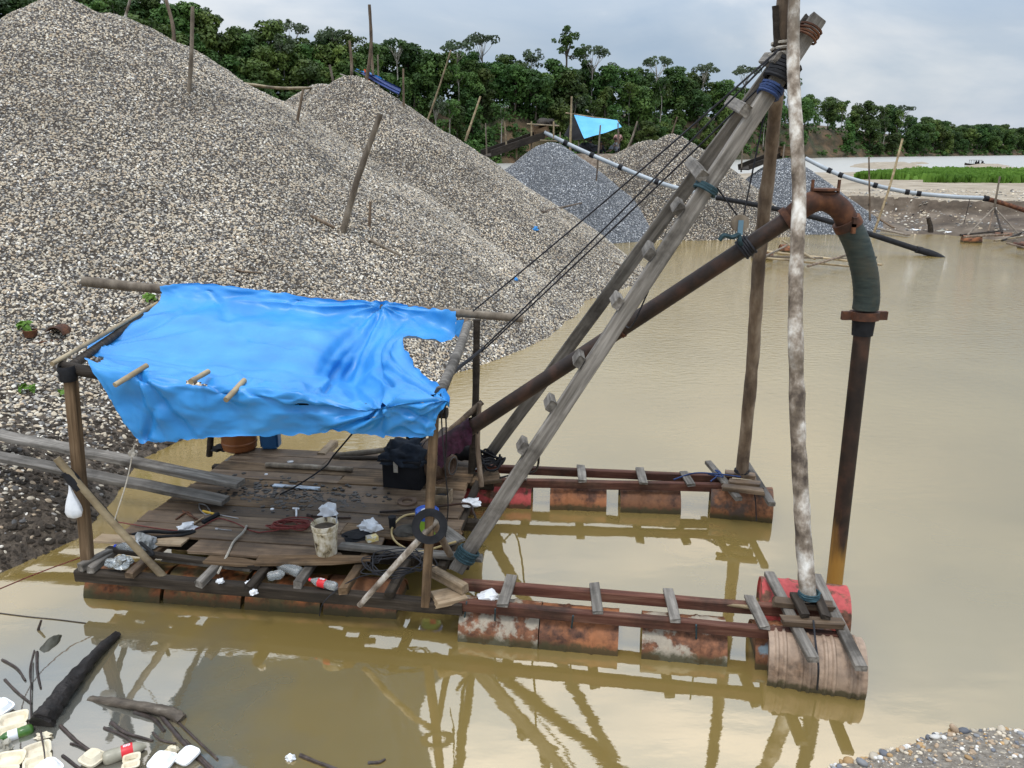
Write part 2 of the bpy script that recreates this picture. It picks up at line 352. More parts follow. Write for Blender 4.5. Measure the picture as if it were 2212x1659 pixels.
def gravel_pile(label, P, box, step, dens, size, pm, gm, fz=None, name='gravel_pile'):
    fz = fz or pile_z(P)
    x0, x1, y0, y1 = box
    xs = rng(x0, x1, int((x1-x0)/step)); ys = rng(y0, y1, int((y1-y0)/step))
    nx = len(xs); V = [(x, y, fz(x, y)) for y in ys for x in xs]
    F = []
    for j in range(len(ys)-1):
        for i in range(nx-1):
            q = (j*nx+i, j*nx+i+1, (j+1)*nx+i+1, (j+1)*nx+i)
            if max(V[k][2] for k in q) > -.25: F.append(q)
    used = sorted({i for f in F for i in f}); ix = {k: n for n, k in enumerate(used)}
    mb = MB(); mb.v = [V[k] for k in used]; mb.f = [tuple(ix[k] for k in f) for f in F]
    o = mb.build(name, gm, smooth=True, angle=180)
    tag(o, label, 'gravel pile')
    me = o.data.copy(); p = bpy.data.objects.new('pebbles', me); place(p, WM[o], o); stuff(p)
    base = WM[o].translation
    a = me.attributes.new('dens', 'FLOAT', 'POINT'); vals = []
    camp = Vector((0, 0, CAM_H))
    for v in me.vertices:
        w = v.co+base; d = (camp-w); f = v.normal.dot(d.normalized())
        dist = d.length
        k = dens*sstep(-.12, .06, f)
        k *= min(1., (15./dist)**.9)
        if w.z < -.08: k = 0
        ld = w.y*CP-(w.z-CAM_H)*SP; sx_ = 1662*w.x/ld; sy_ = 829.5-1662*(w.y*SP+(w.z-CAM_H)*CP)/ld
        if abs(sx_) > 2600 or sy_ < -120: k = 0       # well outside the view
        vals.append(k)
    a.data.foreach_set('value', vals)
    md = p.modifiers.new('pebbles', 'NODES'); md.node_group = pebble_group((size[0], size[1], pm, 2 if dens == 900 else 1))
    return o
A1 = AY(130, 0, 24); A2 = AY(760, 166, 32); A3 = AY(1190, 305, 46); A4 = AY(1450, 291, 50); A5 = AY(1700, 340, 50)
A1b = AY(430, 136, 26); A1c = AY(530, 186, 27.5); A1d = AY(246, 27, 24.6); A1e = AY(342, 79, 25.3); A2b = AY(695, 178, 33); A4b = AY(1400, 300, 50.5)
P1 = [(*A1, .64), (*A1b, .64), (*A1c, .64), (*A1d, .64), (*A1e, .64)]; P2 = [(*A2, .66), (*A2b, .66)]
gravel_pile('tallest tan pebble heap rising behind the blue raft shelter', P1, (-26, 6, 9, 34), .22, 900, (.014, .036), pm_tan, gravel)
gravel_pile('second tan pebble heap with leaning poles and a dark blue sheet on its crest', P2, (-17, 7, 18, 40), .25, 950, (.016, .040), pm_tan, gravel)
gravel_pile('small dark grey gravel cone under the sluice chute and pale pipe', [(*A3, .74)], (-6, 11, 37, 54), .25, 650, (.02, .046), pm_grey, gravel_g)
gravel_pile('rounded light grey gravel mound beside the far blue tarp', [(*A4, .63), (*A4b, .63)], (0, 20, 40, 60), .25, 480, (.024, .054), pm_tan, gravel)
gravel_pile('grey gravel cone below the pale pipe, at the muddy flat', [(*A5, .70)], (10, 25, 42, 58), .25, 560, (.022, .05), pm_grey, gravel_g)
# ridge of spoil joining the heaps, where the workers sit
def ridge_z(x, y):
    z = 4.25-.55*max(0, abs(x-5.8)-3.6)-.42*max(0, abs(y-57)-3.0)
    return z+.18*fbm(x, y, .6)+.05*fbm(x, y, 2.4)
spoil = mat('brown spoil', [(.3, (.075, .05, .032)), (.5, (.15, .11, .075)), (.75, (.27, .22, .165))], scale=(4, 4, 4), rough=.95, bump=1., bscale=(14, 14, 14), dist=.05, rnd=0)
structure(grid('spoil_ridge', rng(-4, 15, 70), rng(46, 68, 80), ridge_z, spoil))

# left bank stones lying on the mud
def bank_pebbles():
    V = []; F = []; xs = rng(-13, -1.0, 100); ys = rng(6, 17.5, 100); nx = len(xs)
    mb = MB(); mb.v = [(x, y, bank_z(x, y)-.004) for y in ys for x in xs]
    mb.f = [(j*nx+i, j*nx+i+1, (j+1)*nx+i+1, (j+1)*nx+i) for j in range(len(ys)-1) for i in range(nx-1)]
    o = mb.build('gravel_cover', gravel, smooth=True, angle=180); stuff(o)
    tag(o, 'loose tan pebbles scattered over the dark mud bank', 'gravel')
    me = o.data; base = WM[o].translation; a = me.attributes.new('dens', 'FLOAT', 'POINT'); vals = []
    for v in me.vertices:
        w = v.co+base; d = shore_d(w.x, w.y)
        k = 95*sstep(-.05, .4, d)+520*sstep(.55, 1.9, d+.9*fbm(w.x, w.y, .8)+.12*(w.y-9.5))
        vals.append(k if w.z > -.02 else 0)
    a.data.foreach_set('value', vals)
    md = o.modifiers.new('pebbles', 'NODES'); md.node_group = pebble_group((.012, .048, pm_tan, 2))
bank_pebbles()
def bank_clods():
    mbk = bpy.data.objects['mud_bank']; mb = MB(); xs = rng(-11, -4.6, 60); ys = rng(5.5, 13.5, 70); nx = len(xs)
    mb.v = [(x, y, bank_z(x, y)-.004) for y in ys for x in xs]; mb.f = [(j*nx+i, j*nx+i+1, (j+1)*nx+i+1, (j+1)*nx+i) for j in range(len(ys)-1) for i in range(nx-1)]
    o = mb.build('clods', mud, mbk, smooth=True, angle=180); stuff(o); b0 = WM[o].translation
    a = o.data.attributes.new('dens', 'FLOAT', 'POINT'); a.data.foreach_set('value', [420*sstep(-.06, .1, shore_d(v_.co.x+b0.x, v_.co.y+b0.y)) for v_ in o.data.vertices])
    md = o.modifiers.new('pebbles', 'NODES'); md.node_group = pebble_group((.010, .055, mud, 1))
bank_clods()

# ------------------------------------------------------------------ sand flat east of the pond
FL = [(1905, 500), (1960, 505), (2040, 508), (2120, 515), (2180, 523), (2260, 530)]
def flat_edge(x):       # y of the water's edge for a given x
    pts = [(12, 46.5)]+[tuple(G(a, b, 0)[:2]) for a, b in FL]+[(80, 38)]
    for (x0, y0), (x1, y1) in zip(pts[:-1], pts[1:]):
        if x <= x1: return lerp(y0, y1, max(0, (x-x0)/(x1-x0)))
    return 38
def flat_z(x, y):
    e = flat_edge(x)+.5*fbm(x, 0, .5); d = y-e
    if d < 0: return d*.25-.03
    top = 1.62+.22*fbm(x, y, .05)
    lip = 8.3+1.2*fbm(x, 2, .25)                    # where the cut bank stands
    low = .125*d*(.85+.3*fbm(x, y, .3))
    z = low if d < lip else lerp(low, top, sstep(lip, lip+.5, d))
    z = min(z, top)
    z += .035*fbm(x, y, .9)+.06*math.sin(d*3+2*fbm(x, y, .3))*(1 if .3 < d < lip else 0)*.5
    z -= 2.2*sstep(104, 110, y+4*fbm(x, y, .03))                  # falls to the river
    return z
bankm = mat('damp silt bank', [(.3, (.055, .038, .025)), (.5, (.115, .085, .058)), (.75, (.22, .175, .128))], scale=(.7, .7, 1.5), rough=.9, bump=.8, bscale=(7, 7, 7), dist=.04, rnd=0, dirt=((.06, .045, .03), .6), dscale=.5)
def sand_flat():
    xs = rng(11, 75, 200); ys = rng(36, 64, 150)+rng(64.6, 114, 60)
    o = structure(grid('sand_flat', xs, ys, flat_z, bankm)); o.data.materials.append(sand)
    for p in o.data.polygons:
        c = p.center+WM[o].translation
        if c.z > 1.1 and p.normal.z > .9 and c.y > flat_edge(c.x)+8: p.material_index = 1
    return o
flat_o = sand_flat()
def flat_pebbles():
    mb = MB(); xs = rng(14, 60, 110); ys = rng(38, 66, 80); nx = len(xs)
    mb.v = [(x, y, flat_z(x, y)-.01) for y in ys for x in xs]; mb.f = [(j*nx+i, j*nx+i+1, (j+1)*nx+i+1, (j+1)*nx+i) for j in range(len(ys)-1) for i in range(nx-1)]
    o = mb.build('pebbles', bankm, flat_o, smooth=True, angle=180); stuff(o); b0 = WM[o].translation
    a = o.data.attributes.new('dens', 'FLOAT', 'POINT'); vals = []
    for v_ in o.data.vertices:
        w = v_.co+b0; d = w.y-flat_edge(w.x)
        vals.append(0 if d < 0 or d > 22 else 26*max(0, .5+1.1*fbm(w.x, w.y, .25)) if d < 7.5 else 5)
    a.data.foreach_set('value', vals); md = o.modifiers.new('pebbles', 'NODES'); md.node_group = pebble_group((.03, .14, pm_tan, 1))
flat_pebbles()
# more of the same shore towards the west behind the heaps, river bars
def bar(name, pts, z=.35):
    mb = MB(); n = len(pts); cx = sum(p.x for p in pts)/n; cy = sum(p.y for p in pts)/n
    rings = [(1, -.15), (.86, .12), (.6, .75), (.25, 1.)]
    for k, h in rings:
        mb.v += [(cx+(p.x-cx)*k, cy+(p.y-cy)*k, z*h*(1+.35*noise.noise(Vector((p.x*.1, p.y*.1, k)))) if h > 0 else -.2) for p in pts]
    mb.v.append((cx, cy, z))
    for r in range(3):
        for i in range(n): mb.f.append((r*n+i, r*n+(i+1) % n, (r+1)*n+(i+1) % n, (r+1)*n+i))
    for i in range(n): mb.f.append((3*n+i, 3*n+(i+1) % n, 4*n))
    return structure(mb.build(name, sand, smooth=True, angle=180))
def ell(x0, x1, y0, y1, n=22):
    out = []
    for i in range(n):
        a = 2*math.pi*i/n; k = 1+.16*noise.noise(Vector((math.cos(a)*2, math.sin(a)*2, x0)))
        out.append(G((x0+x1)/2+(x1-x0)/2*math.cos(a)*k, (y0+y1)/2-(y1-y0)/2*math.sin(a)*k, 0))
    return out
bar('sand_bar', ell(1828, 2002, 352.5, 365.5), .9); bar('sand_bar', ell(1960, 2010, 352.2, 354.8), .5)
bar('sand_bar', ell(2080, 2185, 356, 363), .55); bar('sand_bar', ell(2120, 2215, 362, 369), .5)
# green grass strip on the flat
def leafmat(name, stops, rough=.6, tl=.25, rnd=.3, hue=.02, scale=.25):
    m, nt, b = mnew(name); Lk = nt.links.new
    geo = nd(nt, 'ShaderNodeNewGeometry'); oi = nd(nt, 'ShaderNodeObjectInfo')
    n1 = nd(nt, 'ShaderNodeTexNoise', i={'Scale': scale, 'Detail': 4, 'Roughness': .7}); Lk(geo.outputs['Position'], n1.inputs['Vector'])
    rp = ramp(nt, stops); Lk(n1.outputs['Fac'], rp.inputs[0])
    hs = nd(nt, 'ShaderNodeHueSaturation'); Lk(rp.outputs[0], hs.inputs['Color'])
    mv = nd(nt, 'ShaderNodeMapRange', i={1: 0., 2: 1., 3: 1-rnd, 4: 1+rnd}); Lk(oi.outputs['Random'], mv.inputs[0]); Lk(mv.outputs[0], hs.inputs['Value'])
    h1 = nd(nt, 'ShaderNodeMath', operation='MULTIPLY_ADD'); Lk(oi.outputs['Random'], h1.inputs[0]); h1.inputs[1].default_value = 7.3; h1.inputs[2].default_value = 0
    h2 = nd(nt, 'ShaderNodeMath', operation='FRACT'); Lk(h1.outputs[0], h2.inputs[0])
    h3 = nd(nt, 'ShaderNodeMapRange', i={1: 0., 2: 1., 3: .5-hue*.6, 4: .5+hue*.9}); Lk(h2.outputs[0], h3.inputs[0]); Lk(h3.outputs[0], hs.inputs['Hue'])
    Lk(hs.outputs[0], b.inputs['Base Color']); b.inputs['Roughness'].default_value = rough; b.inputs['Specular IOR Level'].default_value = .25
    t = nd(nt, 'ShaderNodeBsdfTranslucent'); Lk(hs.outputs[0], t.inputs['Color'])
    ms = nd(nt, 'ShaderNodeMixShader', i={0: tl}); Lk(b.outputs[0], ms.inputs[1]); Lk(t.outputs[0], ms.inputs[2]); Lk(ms.outputs[0], nt.nodes['Material Output'].inputs[0])
    return m
grassm = leafmat('river grass', [(.3, (.085, .17, .022)), (.55, (.14, .26, .035)), (.8, (.23, .36, .06))], rnd=0, hue=0, scale=.12)
def grass():
    rg = random.Random(4); mb = MB()
    for i in range(15000):
        px = rg.uniform(1850, 2235); t = rg.random()
        yl = lerp(388, 394, (px-1850)/380) if px < 2000 else 395
        yu = 374 if px > 1980 else lerp(388, 374, (px-1850)/130)
        p = G(px, lerp(yu, yl, t), 1.5)
        d = fbm(p.x, p.y, .06)
        if d < -.25 and rg.random() < .8 or (px < 1950 and rg.random() < .5): continue
        z = flat_z(p.x, p.y) if p.y < 112 else -.1
        if z < .15: continue
        h = rg.uniform(.35, .8); a = rg.uniform(0, 6.28); w = .28
        dx, dy = math.cos(a)*w, math.sin(a)*w; lx, ly = rg.uniform(-.2, .2), rg.uniform(-.2, .2)
        mb.add([(p.x-dx, p.y-dy, z-.05), (p.x+dx, p.y+dy, z-.05), (p.x+dx*.5+lx, p.y+dy*.5+ly, z+h), (p.x-dx*.4+lx, p.y-dy*.4+ly, z+h*.9)], [(0, 1, 2, 3)])
    o = mb.build('grass', grassm); stuff(o); tag(o, 'strip of bright green grass on the sand flat by the river', 'grass')
grass()

# ------------------------------------------------------------------ forested bluff beyond the river
ST = [(-120, 180, 28), (300, 200, 26), (440, 209, 22), (560, 218, 19), (830, 238, 17), (1000, 255, 17), (1200, 275, 16), (1330, 295, 15), (1500, 325, 16), (1600, 350, 16), (1700, 385, 14), (1800, 435, 13), (1900, 470, 10), (1990, 500, 5), (2100, 545, 3.5), (2300, 640, 3.5), (2500, 720, 3.5)]
def station(px):
    for (a, ya, za), (b, yb, zb) in zip(ST[:-1], ST[1:]):
        if px <= b:
            t = (px-a)/(b-a); return lerp(ya, yb, t), lerp(za, zb, t)
    return ST[-1][1:]
def bluff_pt(px, b):
    Y, zp = station(px); Y2 = Y+b
    x = Y2*(px-1106)/1662/1.0457
    return Vector((x, Y2, -1.2+2.6*sstep(0, 6, b)+zp*sstep(4, 30, b)*(1+.12*fbm(x, Y2, .03)) + .05*max(0, b-30)))
cliffm = mat('bluff earth', [(.3, (.040, .032, .016)), (.5, (.085, .058, .030)), (.7, (.17, .10, .05))], scale=(.12, .12, .25), rough=.95, bump=.7, bscale=(.8, .8, .8), dist=.6, rnd=0, dirt=((.03, .045, .015), .8), dscale=.09)
def bluff():
    pxs = rng(-120, 2500, 150); bs = [0, 2, 4, 6, 9, 12, 15, 18, 22, 26, 30, 45, 70, 110]
    mb = MB(); n = len(bs)
    for px in pxs:
        for b in bs:
            p = bluff_pt(px, b); k = 1.2 if 2 < b < 40 else 0
            mb.v.append((p.x+k*fbm(p.x, p.y, .1)*2, p.y+k*fbm(p.x+9, p.z*3, .12)*2.5, p.z))
    mb.f = [(i*n+j, (i+1)*n+j, (i+1)*n+j+1, i*n+j+1) for i in range(len(pxs)-1) for j in range(n-1)]
    structure(mb.build('river_bluff', cliffm, smooth=True, angle=180))
bluff()
FOL = [(.28, (.016, .036, .007)), (.46, (.046, .084, .016)), (.62, (.092, .142, .029)), (.82, (.165, .22, .05))]
fol = leafmat('forest leaves', FOL, hue=.035, rnd=.38, scale=.16)
folg = leafmat('pale forest leaves', [(.3, (.045, .065, .03)), (.6, (.09, .12, .06)), (.85, (.14, .17, .09))], hue=.02, rnd=.25, scale=.2)
barkp = mat('pale bark', [(.3, (.16, .14, .115)), (.7, (.36, .33, .28))], scale=(2, 2, .6), rough=.9, bump=0)
barkd = mat('dark bark', [(.3, (.045, .035, .025)), (.7, (.11, .09, .065))], scale=(2, 2, .6), rough=.9, bump=0)
def leafcards(mb, c, rad, n, size, rg, flat=.75, up=.5):
    for _ in range(n):
        d = Vector((rg.gauss(0, 1), rg.gauss(0, 1), rg.gauss(0, 1)+up)).normalized()
        r = rad*rg.uniform(.72, 1.04)
        p = c+Vector((d.x*r, d.y*r, d.z*r*flat))
        nrm = (d+Vector((rg.gauss(0, .5), rg.gauss(0, .5), rg.gauss(0, .5)+.35))).normalized()
        x = nrm.orthogonal().normalized(); y = nrm.cross(x); a = rg.uniform(0, 6.28)
        x, y = x*math.cos(a)+y*math.sin(a), y*math.cos(a)-x*math.sin(a)
        s = size*rg.uniform(.6, 1.25); w = s*rg.uniform(.5, .8)
        mb.add([p-x*s*.9, p+y*w*.8-x*s*.1, p+x*s, p-y*w-nrm*s*.2], [(0, 1, 2, 3)])
def tree_proto(kind, seed):
    rg = random.Random(seed); tr = MB(); cr = MB(); tm, cm = barkd, fol
    H_ = 20.
    if kind == 'broad':
        H_ = rg.uniform(16, 21); blobs = [(Vector((rg.uniform(-6, 6), rg.uniform(-5, 5), H_*rg.uniform(.30, .9))), rg.uniform(1.5, 3.0)) for _ in range(30)]
        for b_ in blobs:
            k = 1-abs(b_[0].z/H_-.58)*1.6; b_[0].x *= k; b_[0].y *= k
    elif kind == 'umbrella':
        tm = barkp; H_ = 24; blobs = []
        for _ in range(18):
            a = rg.uniform(0, 6.28); r = 5.6*math.sqrt(rg.random()); blobs.append((Vector((math.cos(a)*r, math.sin(a)*r, H_*.93-r*r*.06+rg.uniform(-.8, .8))), rg.uniform(1.0, 1.7)))
        cm = folg if seed % 2 else fol
    elif kind == 'slender':
        tm = barkp; H_ = rg.uniform(17, 21); cm = folg if seed % 2 else fol
        blobs = [(Vector((rg.uniform(-2.2, 2.2), rg.uniform(-2.2, 2.2), H_*rg.uniform(.70, .97))), rg.uniform(.9, 1.6)) for _ in range(14)]
    elif kind == 'vine':
        H_ = rg.uniform(13, 17); blobs = []
        for i in range(18):
            t = i/17; a = rg.uniform(0, 6.28); r = (1-t)*.9+1.2; blobs.append((Vector((math.cos(a)*r, math.sin(a)*r, 1+t*(H_-1.5))), rg.uniform(1.4, 2.3)))
    elif kind == 'bush':
        H_ = rg.uniform(6.5, 9); blobs = [(Vector((rg.uniform(-3, 3), rg.uniform(-2.5, 2.5), H_*rg.uniform(.1, .8))), rg.uniform(1.3, 2.1)) for _ in range(16)]
    elif kind == 'emergent':
        H_ = 30; blobs = []; tm = barkd
        for (x, z, r, n) in ((0, 27, 3.2, 12), (-3.4, 22.5, 2.0, 5), (3.8, 21.5, 2.6, 8), (1.2, 24.5, 2.6, 8), (-1.6, 25, 2.4, 7), (4.6, 19.5, 1.5, 3)):
            for _ in range(n): blobs.append((Vector((x+rg.gauss(0, r*.5), rg.gauss(0, 1.6), z+rg.gauss(0, r*.45))), rg.uniform(.8, 1.35)))
    elif kind == 'dead':
        H_ = 19; blobs = []; tm = barkp
    th = H_*(.97 if kind in ('dead',) else .80)
    bend = rg.uniform(-1, 1)*(1.2 if kind in ('slender', 'umbrella') else .5)
    pts = [Vector((bend*math.sin(t*2.2), .4*math.sin(t*3), t*th)) for t in rng(0, 1, 7)]
    r0 = {'broad': .42, 'umbrella': .36, 'slender': .24, 'vine': .3, 'bush': .18, 'emergent': .62, 'dead': .3}[kind]
    tr.tube(pts, [lerp(r0, r0*.35, i/7) for i in range(8)], 7)
    tips = [b_[0] for b_ in blobs]; rg.shuffle(tips)
    if kind == 'dead':
        for i in range(26):
            t = rg.uniform(.35, .97); p = pts[int(t*7)]; a = rg.uniform(0, 6.28); ln = 3.2*(1.15-t)+.6
            e_ = p+Vector((math.cos(a)*ln, math.sin(a)*ln, ln*.8)); m_ = p.lerp(e_, .5)-Vector((0, 0, .3))
            tr.tube([p, m_, e_], [.09, .06, .025], 4)
            for q in range(3): tr.tube([m_.lerp(e_, .3*q+.2), e_+Vector((rg.uniform(-1, 1), rg.uniform(-1, 1), rg.uniform(.2, 1.2)))], [.035, .015], 3)
    else:
        for tp in tips[:9]:
            s_ = pts[3 if kind in ('broad', 'vine', 'bush') else 5].lerp(pts[7], rg.random()*.6)
            m_ = s_.lerp(tp, .55)+Vector((0, 0, -.35)); tr.tube([s_, m_, tp], [r0*.36, r0*.24, r0*.1], 5)
    dens = {'broad': 62, 'umbrella': 46, 'slender': 44, 'vine': 60, 'bush': 52, 'emergent': 42}.get(kind, 0)
    for c_, r_ in blobs: leafcards(cr, c_, r_, int(dens*(r_/1.8)**1.5)+14, .62 if kind in ('broad', 'vine', 'bush') else .5, rg)
    return (tr.mesh('trunk', True), tm, cr.mesh('crown') if blobs else None, cm)
PROTO = {}
for k_, n_ in (('broad', 5), ('umbrella', 2), ('slender', 3), ('vine', 3), ('bush', 3), ('emergent', 1), ('dead', 1)):
    PROTO[k_] = [tree_proto(k_, 100*len(k_)+i) for i in range(n_)]
for k_ in PROTO:
    for tr_, tm_, c_, cm_ in PROTO[k_]:
        tr_.materials.append(tm_)
        if c_: c_.materials.append(cm_)
TL = {'broad': ('broad_tree', 'broad round-crowned green tree in the dense forest across the river'),
      'umbrella': ('umbrella_tree', 'thin pale-trunked tree with a flat spreading crown above the river forest'),
      'slender': ('slender_tree', 'slender pale-trunked tree with a small high crown on the forest edge'),
      'vine': ('vine_tree', 'narrow tree wrapped in hanging vines on the forest edge'),
      'bush': ('riverside_shrub', 'low dense green shrub at the foot of the forested bluff')}
TG = {'broad': 'broad trees of the river forest', 'umbrella': 'flat-crowned pale trees of the river forest', 'slender': 'slender pale trees on the forest edge', 'vine': 'vine-wrapped trees on the forest edge', 'bush': 'shrubs at the foot of the bluff'}
SHORT = {'broad': 'broad round-crowned tree', 'umbrella': 'pale-trunked flat-crowned tree', 'slender': 'slender pale-trunked tree', 'vine': 'narrow vine-wrapped tree', 'bush': 'low dense shrub'}
ROWN = {'foot': 'at the bluff foot', 'edge': 'low on the bluff', 'mix': 'high on the bluff', 'top': 'atop the bluff'}
def put_tree(kind, p, s, rz, rg, label=None, name=None, group=None, sz=1.):
    tr_, tm_, c_, cm_ = rg.choice(PROTO[kind])
    M = T(p) @ Matrix.Rotation(rz, 4, 'Z') @ Matrix.Diagonal((s, s, s*sz, 1))
    nm, lb = TL.get(kind, (name, label))
    t = thing(name or nm, label or lb, 'shrub' if kind == 'bush' else 'tree', group=group or (None if label else TG[kind]), M=M)
    a = bpy.data.objects.new('trunk', tr_); place(a, M, t)
    if c_: a = bpy.data.objects.new('crown', c_); place(a, M, t)
    return t
WHERE = [(250, 'behind the peak of the tallest heap'), (440, 'behind the stake on the tallest heap'), (680, 'above the gap between the tan heaps'), (860, 'behind the masts on the second heap'), (1060, 'behind the right flank of the second heap'), (1225, 'behind the sluice on the dark grey cone'), (1400, 'behind the far blue tarp'), (1560, 'behind the light gravel mound'), (1730, 'behind the two bark poles'), (1880, 'beside the bare brown cliff'), (2010, 'past the bare brown cliff'), (9999, 'on the low far shore behind the boat')]
def where(px): return next(w for a, w in WHERE if px < a)
def forest():
    rg = random.Random(77); n = 0
    def bare(px, b): return (1085 < px < 1190 and b < 17) or (1738 < px < 1798 and 8 < b < 23) or (1600 < px < 1730 and b < 7) or (1730 < px < 1870 and b < 6)
    rows = [(5, 'edge', 54), (13, 'edge', 56), (21, 'mix', 60), (30, 'top', 66), (40, 'top', 44)]
    for b, kind, cnt in rows:
        for i in range(cnt):
            t = (i+rg.uniform(.15, .85))/cnt
            px = -90+2340*(t**1.1 if b < 30 else t)
            if bare(px, b) and rg.random() < .93: continue
            if px > 2010 and b > 30: continue
            p = bluff_pt(px, b+rg.uniform(-3, 3)); p.z -= .3
            u = rg.random()
            if kind == 'edge': k = 'bush' if u < .30 else 'vine' if u < .5 else 'slender' if u < .66 else 'broad'
            elif kind == 'mix': k = 'broad' if u < .62 else 'slender' if u < .8 else 'vine'
            else: k = 'broad' if u < .74 else 'slender' if u < .88 else 'umbrella'
            if px > 1960 and k in ('umbrella', 'slender'): k = 'broad'
            s = rg.uniform(.8, 1.12)*(.72 if b < 10 and k == 'broad' else 1)
            if px > 2000: s *= .86
            t_ = put_tree(k, p, s, rg.uniform(0, 6.28), rg); n += 1; t_['label'] = SHORT[k]+' '+ROWN[kind if b > 8 else 'foot']+' '+where(px)
    def at(px, b, kind, s, label=None, name=None, group=None):
        p = bluff_pt(px, b); p.z -= .3; t_ = put_tree(kind, p, s, .3, rg, label, name, group)
        if not label: t_['label'] = SHORT[kind]+' standing out above the forest '+where(px)
        return t_
    at(1223, 30, 'emergent', 1.06, 'tallest tree of the far forest, dark lumpy crown on a thick forked trunk', 'emergent_tree')
    at(1040, 32, 'umbrella', 1.02); at(1255, 36, 'vine', 1.35); at(1300, 30, 'vine', 1.25); at(1560, 34, 'slender', .9)
    at(1362, 32, 'dead', 1.0, 'bare leafless grey tree standing above the far forest', 'dead_tree')
    at(1942, 36, 'umbrella', .95); at(735, 32, 'umbrella', .95); at(700, 30, 'dead', .9, 'bare white-branched tree behind the pole on the second heap', 'dead_tree')
    for px in range(1985, 2300, 11): at(px+rg.uniform(-5, 5), rg.uniform(8, 40), 'broad', rg.uniform(.8, 1.0))['label'] = 'broad round-crowned tree on the low far shore behind the boat'
    # ground cover hanging on the bluff face
    mb = MB(); rg2 = random.Random(8)
    for i in range(3000):
        px = rg2.uniform(-80, 2260); b = rg2.uniform(1.5, 34)
        if bare(px, b) and rg2.random() < .9: continue
        if i % 3 == 0: b = rg2.uniform(28, 48)
        p = bluff_pt(px, b); up = rg2.uniform(0, 8) if b > 26 and px < 1960 else .6
        leafcards(mb, p+Vector((0, 0, up)), rg2.uniform(1., 2.6), 26, .8, rg2)
    o = mb.build('undergrowth', fol); stuff(o); tag(o, 'dark green undergrowth and creepers covering the river bluff', 'undergrowth')
forest()

# ------------------------------------------------------------------ materials of the dredge
w_grey = wood('weathered grey timber', (.07, .061, .05), (.16, .142, .12), (.29, .262, .225))
w_brown = wood('brown timber', (.060, .036, .018), (.145, .092, .050), (.25, .17, .10))
w_deck = wood('wet deck boards', (.066, .042, .024), (.150, .100, .062), (.26, .188, .122), rr=(.35, .8), rnd=.42, dirt=((.028, .02, .014), .6))
w_pale = wood('dry pale board', (.16, .11, .062), (.31, .225, .14), (.44, .34, .23))
w_red = wood('oiled red timber', (.050, .018, .012), (.105, .042, .027), (.19, .10, .065))
w_dark = wood('soaked black timber', (.014, .010, .007), (.036, .027, .019), (.075, .06, .046))
bamboo = mat('bamboo', [(.3, (.19, .135, .07)), (.55, (.32, .245, .14)), (.8, (.45, .37, .24))], scale=(2, 2, 7), rough=.6, bump=.2, dirt=((.06, .04, .025), .7))
birch = mat('peeling pale bark', [(.36, (.055, .04, .03)), (.45, (.16, .125, .092)), (.52, (.29, .24, .19)), (.60, (.50, .455, .39)), (.68, (.68, .65, .59))], scale=(5.5, 5.5, 4.2), rough=.85, bump=.7, bscale=(12, 12, 4), dist=.015, dirt=((.10, .075, .05), .85), dscale=2.2)
bark = mat('brown pole bark', [(.3, (.065, .042, .026)), (.5, (.15, .105, .068)), (.72, (.27, .21, .15))], scale=(9, 9, 2), rough=.85, bump=.7, bscale=(18, 18, 5), dist=.012, dirt=((.05, .035, .025), .8), dscale=1.6)
drift = mat('drift pole', [(.3, (.10, .078, .055)), (.55, (.21, .17, .125)), (.8, (.36, .31, .245))], scale=(8, 8, 2), rough=.9, bump=.5, bscale=(16, 16, 4), dist=.01, dirt=((.07, .05, .035), .6))
rust = mat('rusty steel', [(.30, (.022, .014, .010)), (.48, (.075, .030, .016)), (.62, (.15, .060, .026)), (.8, (.24, .11, .05))], scale=(5, 5, 5), rough=.75, bump=.4, bscale=(30, 30, 30), dist=.006, rnd=.1, spec=.3)
darkpipe = mat('dark oxidised pipe', [(.3, (.010, .007, .006)), (.5, (.026, .015, .010)), (.68, (.06, .028, .017)), (.85, (.085, .065, .055))], scale=(4, 4, 4), rough=.55, bump=.3, bscale=(20, 20, 20), dist=.005, rnd=0, spec=.3)
black = mat('black rubber', [(.3, (.008, .008, .009)), (.7, (.022, .022, .024))], scale=(9, 9, 9), rough=.7, bump=.2, rnd=.1, spec=.18)
hosem = mat('green-black hose', [(.3, (.012, .020, .018)), (.55, (.028, .040, .034)), (.8, (.06, .062, .045))], scale=(6, 6, 30), rough=.65, bump=.5, bscale=(8, 8, 90), dist=.006, rnd=0, dirt=((.07, .055, .03), .5), dscale=3)
steel = mat('grey metal', [(.3, (.16, .16, .16)), (.7, (.38, .38, .38))], scale=(9, 9, 9), rough=.4, metal=.8, bump=0)
ropeg = mat('green-black rope', [(.3, (.012, .03, .035)), (.7, (.03, .07, .085))], scale=(30, 30, 30), rough=.8, bump=.3)
ropeb = mat('blue rope', [(.3, (.010, .022, .07)), (.7, (.022, .05, .15))], scale=(30, 30, 30), rough=.7, bump=.3)
roper = mat('red rope', [(.3, (.10, .016, .014)), (.7, (.20, .04, .03))], scale=(40, 40, 40), rough=.7, bump=.3)
ropew = mat('pale rope', [(.3, (.32, .28, .22)), (.7, (.55, .50, .42))], scale=(40, 40, 40), rough=.8, bump=.3)
cable = mat('black cable', [(.3, (.012, .012, .014)), (.7, (.03, .03, .034))], scale=(9, 9, 9), rough=.6, bump=0, spec=.2)
white = mat('white plastic film', [(.3, (.62, .63, .64)), (.7, (.80, .80, .80))], scale=(9, 9, 9), rough=.35, bump=.2, rnd=.06)
